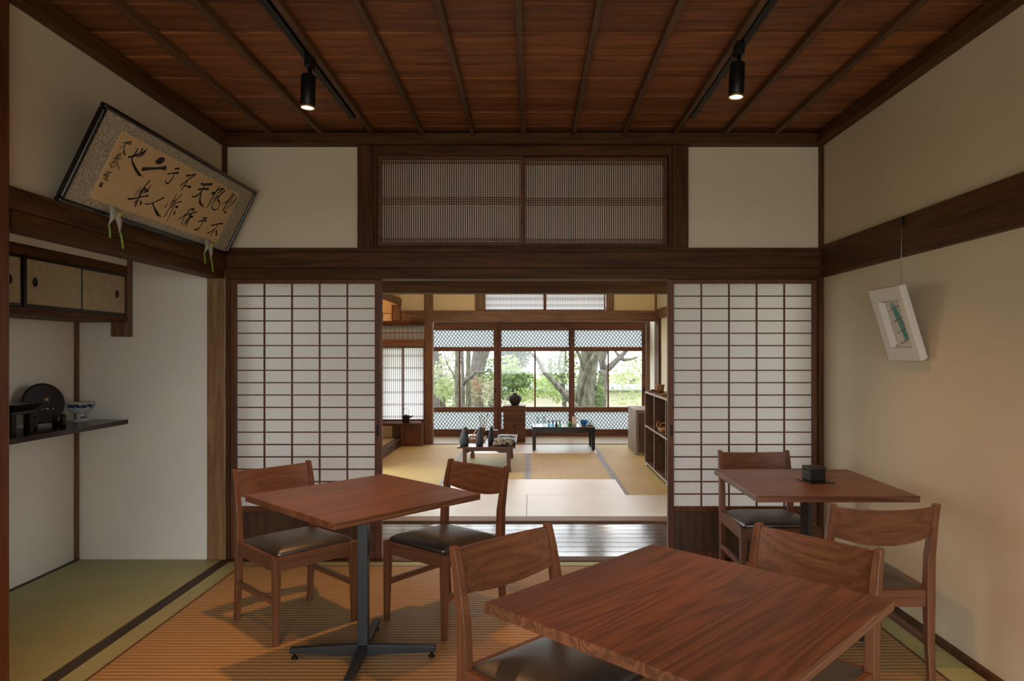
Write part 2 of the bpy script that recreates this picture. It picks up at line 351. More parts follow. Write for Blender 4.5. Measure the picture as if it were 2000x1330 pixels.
# ceiling: lapped cedar boards across, thin battens along
b = MB(); y = YREAR; 
while y < 4.33:
    z = 2.678
    b.hexa([(XL, y, z - 0.004), (XR, y, z - 0.004), (XR, y + 0.262, z + 0.003), (XL, y + 0.262, z + 0.003)],
           [(XL, y, z + 0.006), (XR, y, z + 0.006), (XR, y + 0.262, z + 0.013), (XL, y + 0.262, z + 0.013)]); y += 0.245
struct('ceiling', b, ceil_m, 'reddish brown lapped board ceiling', 'ceiling')
for i, x in enumerate((-1.603, -1.290, -0.978, -0.668, -0.357, -0.045, 0.268, 0.580, 0.893, 1.200, 1.509)):
    trim((x - 0.014, x + 0.014, YREAR, 4.28, 2.641, 2.6765), batten_m, 'slim ceiling batten, number %d counted from the calligraphy wall' % (i + 1))
trim((XL, XR, 4.245, 4.33, 2.592, 2.66), beam_x, 'dark cornice above the sliding transom screens')
trim((XL - 0.005, XL + 0.062, YREAR, 4.245, 2.595, 2.66), beam_y, 'dark cornice above the framed calligraphy')
trim((XR - 0.062, XR + 0.005, YREAR, 4.245, 2.595, 2.66), beam_y, 'dark cornice above the wall with the hanging picture')
# back wall timber
trim((XL + 0.002, XR, 4.262, 4.34, 1.826, 1.924), beam_x, 'long dark beam over the sliding doors')
trim((XL + 0.03, XR, 4.284, 4.42, 1.758, 1.826), beam_x, 'grooved lintel directly above the sliding doors')
trim((XL + 0.002, XR, 4.292, 4.40, 1.924, 1.954), beam_x, 'thin sill strip under the transom screens')
trim((-1.082, -0.985, 4.288, 4.41, 1.954, 2.60), beam_z, 'short post between cream panel and transom screen near the calligraphy')
trim((0.888, 0.988, 4.288, 4.41, 1.954, 2.60), beam_z, 'short post between transom screen and cream panel near the picture wall')
trim((-0.985, 0.888, 4.300, 4.40, 2.535, 2.60), beam_x, 'head rail above the transom screens')
trim((-0.985, 0.888, 4.300, 4.40, 1.954, 1.972), beam_x, 'bottom rail under the transom screens')
trim((-0.985, -0.962, 4.300, 4.40, 1.972, 2.535), beam_z, 'jamb strip of the transom near the calligraphy')
trim((0.867, 0.888, 4.300, 4.40, 1.972, 2.535), beam_z, 'jamb strip of the transom near the picture wall')
trim((-2.026, -1.908, 4.292, 4.43, 0.0, 1.80), pale_post, 'light brown corner post between alcove wall and paper door', 0.006)
trim((-1.908, -1.886, 4.300, 4.42, 0.0, 1.758), beam_z, 'narrow jamb beside the light brown corner post')
trim((XL, XL + 0.022, 4.288, 4.33, 1.924, 2.592), beam_z, 'thin corner strip above the framed calligraphy')
trim((XR - 0.022, XR, 4.288, 4.33, 1.924, 2.592), beam_z, 'thin corner strip above the picture wall beam')
trim((1.802, XR + 0.01, 4.290, 4.42, 0.0, 1.80), beam_z, 'jamb post between paper door and picture wall')
trim((XL + 0.02, XR, 4.262, 4.362, -0.05, 0.004), beam_x, 'grooved dark sill under the paper doors')
# picture wall timber
trim((XR - 0.030, XR + 0.01, YREAR, 4.262, 1.766, 1.962), beam_y, 'wide dark rail along the wall above the hanging picture')
trim((XR - 0.022, XR + 0.01, YREAR, 4.262, -0.04, 0.028), beam_y, 'low dark strip at the foot of the picture wall')
# calligraphy wall timber
trim((XL - 0.02, XL + 0.045, YREAR, 4.262, 1.826, 1.905), beam_y, 'long dark rail carrying the framed calligraphy')
trim((XL - 0.09, XL + 0.02, 2.53, 4.292, 1.762, 1.826), beam_y, 'lintel over the open alcove')
trim((XL - 0.075, XL + 0.056, 2.30, 2.475, 0.0, 2.66), wood('reddish_post_timber', (0.075, 0.022, 0.008, 1), (0.19, 0.066, 0.026, 1), 'z', 0.35), 'dark reddish post at the near end of the alcove', 0.012)
trim((-1.935, -1.872, 2.34, 4.30, -0.05, 0.002), charcoal_trim, 'flush charcoal strip between alcove mat and room mats')
trim((-2.857, -2.835, YB - 0.022, YB + 0.002, 0.0, 1.487), mid_z, 'slim brown corner strip in the alcove')
trim((-2.52, -2.50, YB - 0.014, YB + 0.002, 1.83, 2.3), beam_z, 'slim strip above the wall cabinet')

# corridor and display room shell
struct('wall_corridor', MB().box(-2.7, -2.6, 4.42, 5.24, -0.1, 0.3).box(2.6, 2.7, 4.42, 5.24, -0.1, 0.3).box(-2.7, -1.90, 4.36, 4.42, -0.1, 2.9).box(XR, 2.7, 4.36, 4.42, -0.1, 2.9).box(-2.7, -1.85, 5.24, 5.34, -0.1, 2.9).box(1.79, 2.7, 5.24, 5.34, -0.1, 2.9).box(-1.85, 1.79, 5.27, 5.34, 1.95, 2.9).box(-2.7, 2.7, 4.42, 5.27, 2.62, 2.7), wall_m, 'plaster walls and ceiling of the corridor', 'wall')  # both ends left open, added so daylight reaches behind the paper doors
trim((-1.85, 1.79, 5.235, 5.385, -0.06, 0.014), mid_x, 'raised sill between corridor and display room')
trim((-1.85, 1.79, 5.235, 5.36, 1.752, 1.86), beam_x, 'dark lintel at the display room side of the corridor')
trim((-1.85, 1.79, 5.225, 5.25, 1.86, 1.96), beam_x, 'dark beam above the display room lintel')
struct('wall_far', MB().box(-2.8, -0.66, 9.75, 9.84, 1.86, 2.9).box(1.08, 1.9, 9.75, 9.84, 1.86, 2.9).box(-0.66, 1.08, 9.75, 9.84, 2.27, 2.9).box(-2.8, -2.10, 9.77, 9.86, -0.1, 1.95).box(-2.10, -1.5, 9.77, 9.86, -0.1, 0.28).box(-2.12, -1.5, 9.77, 9.86, 1.68, 1.95), wall_far, 'ochre plaster panels above the veranda opening', 'wall')
struct('wall_display_right', MB().box(1.79, 1.87, 5.3, 9.80, -0.1, 2.9).box(1.84, 1.92, 9.80, 10.7, -0.1, 2.9), fusuma_p, 'pale sliding wall panels beside the open shelf unit', 'wall')
struct('wall_display_left', MB().box(-1.94, -1.85, 5.3, 5.7, -0.1, 2.9).box(-1.94, -1.85, 7.6, 7.9, -0.1, 2.9).box(-1.94, -1.85, 5.7, 7.6, 1.8, 2.9).box(-1.94, -1.85, 7.9, 9.80, 2.06, 2.9).box(-2.80, -2.72, 7.8, 9.85, -0.1, 2.9).box(-2.80, -1.85, 7.82, 7.9, -0.1, 2.9), wall_far, 'ochre plaster wall and alcove of the display room', 'wall')
struct('ceiling.001', MB().box(-2.8, 1.9, 5.3, 9.8, 2.62, 2.66).box(-2.9, 1.95, 9.8, 10.75, 2.30, 2.34), ceil_m, 'board ceiling of the display room and veranda', 'ceiling')
struct('wall_garden', MB().box(-2.95, 1.95, 10.62, 10.70, 2.285, 2.9).box(-2.95, -2.86, 9.84, 10.70, -0.1, 2.9), wall_m, 'plaster wall above the garden windows', 'wall')
FY = 9.70
trim((-1.85, 1.79, FY, 9.79, 1.736, 1.890), mid_x, 'brown beam in front of the veranda')
trim((-1.498, -1.382, FY - 0.01, 9.82, 0.0, 2.62), mid_z, 'brown post beside the garden windows and tea kettle window', 0.005)
trim((-0.785, -0.668, FY + 0.02, 9.76, 1.890, 2.62), mid_z, 'short brown post beside the small display room transom')
trim((1.075, 1.185, FY + 0.02, 9.76, 1.890, 2.62), mid_z, 'short brown post on the far side of the small transom')
trim((1.768, 1.80, FY + 0.01, 9.80, 0.0, 2.62), mid_z, 'thin corner strip between ochre panel and pale wall')
trim((-1.86, -1.82, 7.9, FY, 1.965, 2.06), mid_y, 'brown lintel over the display room alcove')
trim((-1.955, -1.84, 9.70, 9.76, 0.09, 0.286), mid_z, 'short brown post under the kettle window ledge')
trim((-1.955, -1.84, 9.66, 9.80, 1.745, 1.97), mid_z, 'brown post stub at the corner of the display room alcove')
trim((-1.90, -1.80, 7.9, 9.70, -0.03, 0.096), beam_y, 'dark raised step edge of the display room alcove')
trim((1.755, 1.80, 9.40, 9.58, 0.0, 1.80), beam_z, 'dark post between the pale wall panels')
trim((1.765, 1.80, 5.4, 9.70, 1.765, 1.90), mid_y, 'brown rail above the pale wall panels')
trim((-1.85, 1.79, 9.675, 9.735, -0.05, 0.006), beam_x, 'thin sill between mats and veranda boards')
trim((-2.86, 1.86, 10.60, 10.70, 1.755, 1.83), mid_x, 'head rail over the garden windows')
trim((-2.86, 1.86, 10.60, 10.70, -0.03, 0.012), mid_x, 'track under the garden windows')
trim((1.79, 1.84, 10.58, 10.70, 0.012, 1.755), mid_z, 'jamb post of the garden windows')

# garden windows: four sliding glazed doors, figured glass above and below, clear in the middle
GLASS = [(-2.78, -1.70), (-1.618, -0.568), (-0.453, 0.596), (0.682, 1.725)]
for i, (a, c) in enumerate(GLASS):
    yo = 10.63 if i % 2 else 10.665
    w = thing('window_%d' % (i + 1), ['glazed sliding door hidden behind the brown post', 'glazed garden door beside the brown post, thin trunks outside', 'glazed garden door behind the round jar, leaning trunk outside', 'glazed garden door in front of the thick mossy trunk'][i], 'window', ((a + c) / 2, yo, 0.012), 0, None, 'structure')
    h = (c - a) / 2; e = 0.0595
    fr = MB()
    for sx in (-1, 1): fr.box(sx * (h + e / 2) - e / 2, sx * (h + e / 2) + e / 2, -0.017, 0.017, 0, 1.743)
    for z0, z1 in ((0, 0.096), (0.366, 0.441), (1.303, 1.369), (1.63, 1.743)): fr.box(-h, h, -0.015, 0.015, z0, z1)
    fr.build('window_frame', sash_x, w, 0.003)
    for z0, z1 in ((0.096, 0.366), (1.369, 1.63)): MB().box(-h, h, -0.002, 0.002, z0, z1).build('figured_pane', figured, w)['label'] = 'pressed pattern glass'
    MB().box(-0.012, 0.012, -0.012, 0.012, 0.441, 1.303).build('muntin', sash_z, w)
    for s0, s1 in ((-h, -0.012), (0.012, h)): MB().box(s0, s1, -0.002, 0.002, 0.441, 1.303).build('glass_pane', glass_m, w)
    if i: MB().box(h + 0.016, h + 0.04, -0.021, -0.0172, 0.66, 0.74).build('finger_pull', black_metal, w)

# paper sliding doors of the tea room: 5 x 18 panes over a wooden kickboard
def shoji(n, x0, px0, x1, lab, pull):
    d = thing('door_%d' % n, lab, 'sliding door', (px0, 4.322, 0.004), 0, None, 'structure')
    pw, ph, zb = 0.869, 1.3998, 0.327
    l, r = x0 - px0, x1 - px0
    zt = 1.754
    fr = MB().box(l, 0, -0.016, 0.016, 0, zt).box(pw, r, -0.016, 0.016, 0, zt)
    fr.box(0, pw, -0.015, 0.015, zb + ph, zt).box(0, pw, -0.015, 0.015, zb - 0.032, zb).box(0, pw, -0.015, 0.015, 0, 0.046)
    fr.build('door_frame', sash_z, d, 0.003)
    MB().box(0, pw, -0.004, 0.006, 0.046, zb - 0.032).build('kickboard', wood('kickboard_veneer', (0.055, 0.026, 0.011, 1), (0.115, 0.058, 0.026, 1), 'z', 0.5), d)
    k = MB()
    for i in range(1, 5): k.box(pw * i / 5 - 0.0042, pw * i / 5 + 0.0042, -0.012, 0.0, zb, zb + ph)
    for i in range(1, 18): k.box(0, pw, -0.013, 0.0, zb + ph * i / 18 - 0.0035, zb + ph * i / 18 + 0.0035)
    k.build('lattice', sash_x, d)
    MB().add([(0, 0.003, zb), (pw, 0.003, zb), (pw, 0.003, zb + ph), (0, 0.003, zb + ph)], [(0, 1, 2, 3)]).build('paper_sheet', shoji_p, d)
    MB().box(pull - 0.008, pull + 0.008, -0.0185, -0.015, 0.77, 0.84).build('finger_pull', black_metal, d)
shoji(1, -1.884, -1.847, -0.934, 'white paper sliding door beside the light brown corner post', 0.889)
shoji(2, 0.863, 0.901, 1.801, 'white paper sliding door beside the hanging picture wall', -0.016)

# sliding transom screens with close vertical slats
def ranma(x0, x1, lab, yo, z0=1.972, h=0.563, n=62, grp='slatted transom screens over the sliding doors', far=0):
    t = thing('transom_screen', lab, 'transom screen', (x0, yo, z0), 0, grp)
    w = x1 - x0
    fr = MB().box(0, 0.021, -0.012, 0.012, 0, h).box(w - 0.021, w, -0.012, 0.012, 0, h).box(0.021, w - 0.021, -0.012, 0.012, 0, 0.022).box(0.021, w - 0.021, -0.012, 0.012, h - 0.024, h)
    fr.build('screen_frame', sash_x, t, 0.002)
    k = MB(); a0, a1 = 0.021, w - 0.021
    for i in range(n): 
        x = a0 + (i + 0.5) * (a1 - a0) / n; k.box(x - (0.0022 if far else 0.0036), x + (0.0022 if far else 0.0036), -0.007, 0.0, 0.022, h - 0.024)
    for z in ((0.034, 0.044, 0.262, 0.276, 0.289, 0.302, h - 0.046, h - 0.036) if not far else (0.07, 0.09, 0.16, 0.18)): k.box(a0, a1, -0.009, -0.002, z - 0.0026, z + 0.0026)
    k.build('slat_lattice', sash_z, t)
    MB().add([(a0, 0.004, 0.022), (a1, 0.004, 0.022), (a1, 0.004, h - 0.024), (a0, 0.004, h - 0.024)], [(0, 1, 2, 3)]).build('paper_sheet', bright_p if far else shoji_p, t)
ranma(-0.962, -0.043, 'slatted transom screen nearer the framed calligraphy', 4.328)
ranma(-0.053, 0.867, 'slatted transom screen nearer the picture wall', 4.354)

ranma(-0.66, 0.205, 'small pale transom in the display room, nearer the kettle window', 9.745, 1.886, 0.389, 34, 'small transom screens over the veranda', 1)
ranma(0.205, 1.07, 'small pale transom in the display room, nearer the shelf unit', 9.765, 1.886, 0.389, 34, 'small transom screens over the veranda', 1)

# mats
def mat(x0, x1, y0, y1, m, lab, edge=None, zt=0.0):
    t = thing('tatami_mat', lab, 'tatami mat', ((x0 + x1) / 2, (y0 + y1) / 2, zt - 0.05))
    a, c = (x1 - x0) / 2 - 0.001, (y1 - y0) / 2 - 0.001
    MB().box(-a, a, -c, c, 0, 0.05).build('rush_cover', m, t, 0.003)
    if edge == 'y':
        for s in (-1, 1): MB().box(min(s * a, s * (a - 0.034)), max(s * a, s * (a - 0.034)), -c, c, 0.049, 0.0512).build('cloth_border', heri_blue, t)
    if edge == 'a': MB().box(-a, -a + 0.03, -c, c, 0.049, 0.0512).build('cloth_border', charcoal_trim, t)
    return t
mat(-2.853, -1.936, 2.345, YB - 0.002, green_mat, 'green rush mat filling the floor of the alcove', 'a')
for j in range(3):
    for i in range(2):
        mat((-1.871, -0.033)[i], (-0.033, 1.811)[i], 1.33 + j * 0.976, 1.33 + (j + 1) * 0.976, green_mat,
            'greenish mat under the tan rug, %s row %s' % (('alcove side', 'picture wall side')[i], ('in front of the big table', 'in the middle of the room', 'along the paper doors')[j]))
mat(-1.85, -0.03, 5.39, 6.25, straw_sheen_x, 'mat with painted-in pale sheen just inside the display room, kettle side')
mat(-0.03, 1.79, 5.39, 6.25, straw_sheen_x, 'mat with painted-in pale sheen just inside the display room, shelf side')
mat(-0.87, 0.87, 6.25, 7.03, straw_sheen_x, 'crosswise mat with painted-in pale sheen between corridor and low brown table')
mat(-0.87, -0.03, 7.03, 8.82, straw_y, 'straw mat under the low brown table', 'y')
mat(-0.03, 0.87, 7.03, 8.82, straw_y, 'straw mat in front of the low black table', 'y')
mat(-0.87, 0.87, 8.82, 9.675, straw_sheen_x, 'crosswise mat with painted-in pale sheen under the low black table')
mat(-1.85, -0.87, 6.25, 7.95, straw_y, 'straw side mat nearer the corridor on the kettle side', 'y')
mat(-1.85, -0.87, 7.95, 9.675, straw_y, 'straw side mat in front of the tea kettle window', 'y')
mat(0.87, 1.79, 6.25, 7.95, straw_y, 'straw side mat under the open shelf unit', 'y')
mat(0.87, 1.79, 7.95, 9.675, straw_y, 'straw side mat under the grey wooden cabinet', 'y')
rug = thing('rush_rug', 'large tan ribbed rush rug under the dining tables', 'rug', (-0.052, 2.0, 0.0))
MB().box(-1.695, 1.695, -1.9, 2.15, 0.0002, 0.006).build('rug_field', rug_m, rug)
bd = plain('brown_binding', (0.16, 0.075, 0.035, 1), 0.8)
MB().box(-1.708, -1.694, -1.9, 2.164, 0.0002, 0.006).box(1.694, 1.708, -1.9, 2.164, 0.0002, 0.006).box(-1.694, 1.694, 2.148, 2.164, 0.0002, 0.006).build('binding', bd, rug)

# ------------------------------------------------------------------ dining tables and chairs
RUG = 0.006
def make_table(lab, x, y, rz, wx, wy):
    t = thing('dining_table', lab, 'table', (x, y, RUG), rz, 'walnut dining tables on the rug')
    a, c = wx / 2, wy / 2
    MB().box(-a, a, -c, c, 0.666, 0.692).build('table_top', wal_top, t, 0.0025)
    MB().box(-0.15, 0.15, -0.15, 0.15, 0.660, 0.6665).build('mounting_plate', grey_metal, t)
    p = MB().box(-0.022, 0.022, -0.022, 0.022, 0.02, 0.661); p.xform(Matrix.Rotation(PI / 4, 4, 'Z')); p.build('pole', grey_metal, t, 0.003)
    for k in range(4):
        an = PI / 4 + k * PI / 2; m = Matrix.Rotation(an, 4, 'Z')
        q = MB().hexa([(0.018, -0.019, 0.018), (0.305, -0.015, 0.026), (0.305, 0.015, 0.026), (0.018, 0.019, 0.018)],
                      [(0.018, -0.019, 0.062), (0.305, -0.015, 0.050), (0.305, 0.015, 0.050), (0.018, 0.019, 0.062)]).xform(m)
        f = q.build('foot_bar', grey_metal, t, 0.003)
        MB().lathe([(0.0, 0.0), (0.013, 0.001), (0.014, 0.008), (0.006, 0.012), (0.006, 0.028)], 14, (0.288 * math.cos(an), 0.288 * math.sin(an), 0)).build('glide', black_metal, f)
    return t
make_table('square walnut table with an empty top between two chairs, nearest the alcove', -0.707, 2.905, math.radians(47), 0.70, 0.70)
make_table('walnut table closest to the viewpoint, bare top, dark-seated chairs on two sides', 0.387, 1.66, math.radians(45.5), 0.71, 0.70)
make_table('square walnut table carrying the small dark box beside the picture wall', 1.288, 3.20, 0.0, 0.685, 0.665)

def make_chair():
    t = thing('dining_chair', '', 'chair', (0, 0, RUG), 0, 'walnut dining chairs with dark leather seats')
    for s in (-1, 1):                                     # front legs, thicker at the seat rail
        MB().post((s * 0.196, 0.196, 0), (s * 0.192, 0.190, 0.385), 0.023, 0.023, 0.036, 0.034).build('leg', wal_z, t, 0.003)
    for s in (-1, 1):                                     # rear legs run on as back posts, kinked at the seat
        prof = [(-0.222, 0.0, 0.024, 0.024), (-0.203, 0.20, 0.029, 0.031), (-0.193, 0.38, 0.032, 0.040), (-0.198, 0.52, 0.030, 0.037), (-0.225, 0.66, 0.025, 0.030), (-0.243, 0.726, 0.022, 0.026)]
        b = MB(); vs = []; fs = []
        for y, z, w, d in prof:
            x = s * (0.194 if z > 0.3 else 0.190)
            vs += [(x - w / 2, y - d / 2, z), (x + w / 2, y - d / 2, z), (x + w / 2, y + d / 2, z), (x - w / 2, y + d / 2, z)]
        for i in range(len(prof) - 1):
            for k in range(4): fs.append((i * 4 + k, i * 4 + (k + 1) % 4, i * 4 + 4 + (k + 1) % 4, i * 4 + 4 + k))
        fs += [(3, 2, 1, 0), tuple(len(vs) - 4 + k for k in range(4))]
        b.add(vs, fs).build('leg', wal_z, t, 0.003)
    r = MB().box(-0.176, 0.176, 0.180, 0.204, 0.325, 0.388).box(-0.178, 0.178, -0.205, -0.182, 0.325, 0.388)
    r.box(-0.206, -0.184, -0.175, 0.175, 0.325, 0.388).box(0.184, 0.206, -0.175, 0.175, 0.325, 0.388)
    r.build('seat_rail', wal_x, t, 0.002)
    for s in (-1, 1):
        MB().post((s * 0.193, -0.205, 0.185), (s * 0.193, 0.188, 0.185), 0.016, 0.026, 0.016, 0.026).xform(Matrix()).build('stretcher', wal_y, t) if False else \
            MB().box(s * 0.193 - 0.009, s * 0.193 + 0.009, -0.192, 0.182, 0.172, 0.198).build('stretcher', wal_y, t, 0.002)
    # curved back board: bowed backwards, belly on the lower edge
    vs = []; fs = []; n = 16; rows = 5
    for i in range(n + 1):
        u = -1 + 2 * i / n; x = u * 0.186; bow = -0.036 * (1 - u * u)
        zt = 0.716 - 0.008 * (1 - u * u); zb = 0.598 - 0.030 * (1 - u * u)
        for j in range(rows):
            z = zb + (zt - zb) * j / (rows - 1); y = -0.213 - 0.26 * (z - 0.598) + bow
            vs += [(x, y - 0.008, z), (x, y + 0.008, z)]
    st = rows * 2
    for i in range(n):
        for j in range(rows - 1):
            a = i * st + j * 2
            fs += [(a, a + 2, a + st + 2, a + st), (a + 1, a + st + 1, a + st + 3, a + 3)]
        a = i * st; fs.append((a, a + st, a + st + 1, a + 1)); a = i * st + st - 2; fs.append((a, a + 1, a + st + 1, a + st))
    fs += [tuple([j * 2 for j in range(rows)] + [j * 2 + 1 for j in reversed(range(rows))]), tuple(n * st + q for q in [j * 2 + 1 for j in range(rows)] + [j * 2 for j in reversed(range(rows))])]
    b = MB().add(vs, fs); b.build('backrest', wal_x, t, 0.002)
    # padded leather seat with a wide soft bevel
    vs = []; fs = []; lev = [(0.0, 0.376), (0.0, 0.392), (0.006, 0.399), (0.030, 0.411), (0.050, 0.417), (0.090, 0.423), (0.13, 0.426)]
    for ins, z in lev:
        a, c = 0.186 - ins, 0.192 - ins; rr = 0.014
        for sx, sy in ((-1, -1), (1, -1), (1, 1), (-1, 1)):
            ox, oy = sx * (a - rr), sy * (c - rr)
            st0 = math.atan2(sy, sx) - PI / 4
            for k in range(3): an = st0 + k * PI / 4; vs.append((ox + rr * math.cos(an), oy + rr * math.sin(an), z))
    for i in range(len(lev) - 1):
        for k in range(12): fs.append((i * 12 + k, i * 12 + (k + 1) % 12, i * 12 + 12 + (k + 1) % 12, i * 12 + 12 + k))
    fs += [tuple(range(11, -1, -1)), tuple(len(vs) - 12 + k for k in range(12))]
    vs = [(x, y, z + 0.05 * y - 0.002) for x, y, z in vs]              # the seat slopes back a little
    b = MB(); b.add(vs, fs, True); b.build('seat_cushion', leather, t)
    return t
CH = [(-1.127, 3.30, (0.72, -0.69), 'walnut chair between the alcove-side paper door and the empty square table'),
      (-0.42, 3.35, (-0.616, -0.788), 'walnut chair standing in front of the open corridor, seat shining'),
      (0.085, 1.968, (0.693, -0.72), 'walnut chair at the table closest to the viewpoint, pale shine on its whole seat'),
      (0.70, 1.978, (-0.764, -0.645), 'walnut chair whose backrest rises behind the far corner of the table closest to the viewpoint'),
      (1.292, 3.735, (0.0, -1.0), 'walnut chair against the paper door behind the small dark box'),
      (1.328, 2.815, (0.0, 1.0), 'walnut chair seen from behind, next to the picture wall')]
ch0 = make_chair()
for i, (x, y, d, lab) in enumerate(CH):
    rz = math.atan2(d[1], d[0]) - PI / 2
    if i == 0: ch0.location = (x, y, RUG); ch0.rotation_euler = (0, 0, rz); ch0['label'] = lab
    else: dup(ch0, (x, y, RUG), rz, lab)

# small dark box on its square mat
t = thing('square_coaster', 'thin square black mat under the small dark box', 'coaster', (1.330, 3.20, RUG + 0.692), 0.12)
MB().box(-0.062, 0.062, -0.062, 0.062, 0.0003, 0.004).build('coaster_sheet', lacq_black, t, 0.001)
t = thing('small_box', 'small dark cube box on the black mat of the table', 'box', (1.330, 3.22, RUG + 0.6963), 0.12)
wv = ribbed('dark_woven_box', (0.010, 0.007, 0.006, 1), (0.030, 0.020, 0.016, 1), 'x', 0.006, 0.5, 0.001, 0.3)
MB().box(-0.039, 0.039, -0.036, 0.036, 0.0, 0.048).build('box_body', wv, t, 0.003)
MB().box(-0.041, 0.041, -0.038, 0.038, 0.048, 0.064).build('box_lid', wv, t, 0.004)

# ------------------------------------------------------------------ framed calligraphy leaning from the rail
def basis(o, ax, ay, loc):
    ax = Vector(ax).normalized(); ay = Vector(ay).normalized(); az = ax.cross(ay)
    m = Matrix((ax, ay, az)).transposed().to_4x4(); m.translation = Vector(loc); o.matrix_world = m
t = thing('framed_calligraphy', 'large black framed brush calligraphy leaning out from the wall rail', 'framed calligraphy')
basis(t, (0, 1, 0), (0.19, 0, 0.39), (-1.875, 3.471, 1.899))
hw, hh, fw = 0.752, 0.434, 0.020
fr = MB().box(-hw, hw, 0, fw, -0.020, 0.010).box(-hw, hw, hh - fw, hh, -0.020, 0.010).box(-hw, -hw + fw, fw, hh - fw, -0.020, 0.010).box(hw - fw, hw, fw, hh - fw, -0.020, 0.010)
fr.build('frame_moulding', lacq_black, t, 0.006)
MB().box(-hw + 0.01, hw - 0.01, 0.01, hh - 0.01, -0.018, -0.010).build('backing_board', lacq_black, t)
q = NT('patterned_mount'); vo = q.new('ShaderNodeTexVoronoi', feature='DISTANCE_TO_EDGE'); vo.inputs['Scale'].default_value = 70
q.link(q.coords((1, 1, 1), False), vo.inputs[0])
q.link(q.ramp(vo.outputs[0], [(0.03, (0.46, 0.43, 0.34, 1)), (0.22, (0.27, 0.225, 0.155, 1))]), q.b.inputs['Base Color']); q.set(Roughness=0.7)
MB().box(-hw + 0.018, hw - 0.018, 0.018, hh - 0.018, -0.010, -0.002).build('patterned_mount', q.m, t)
MB().box(-0.590, 0.578, 0.055, 0.370, -0.002, 0.0004).build('calligraphy_sheet', plain('aged_paper', (0.66, 0.47, 0.25, 1), 0.85, 0.0, 0.92), t)
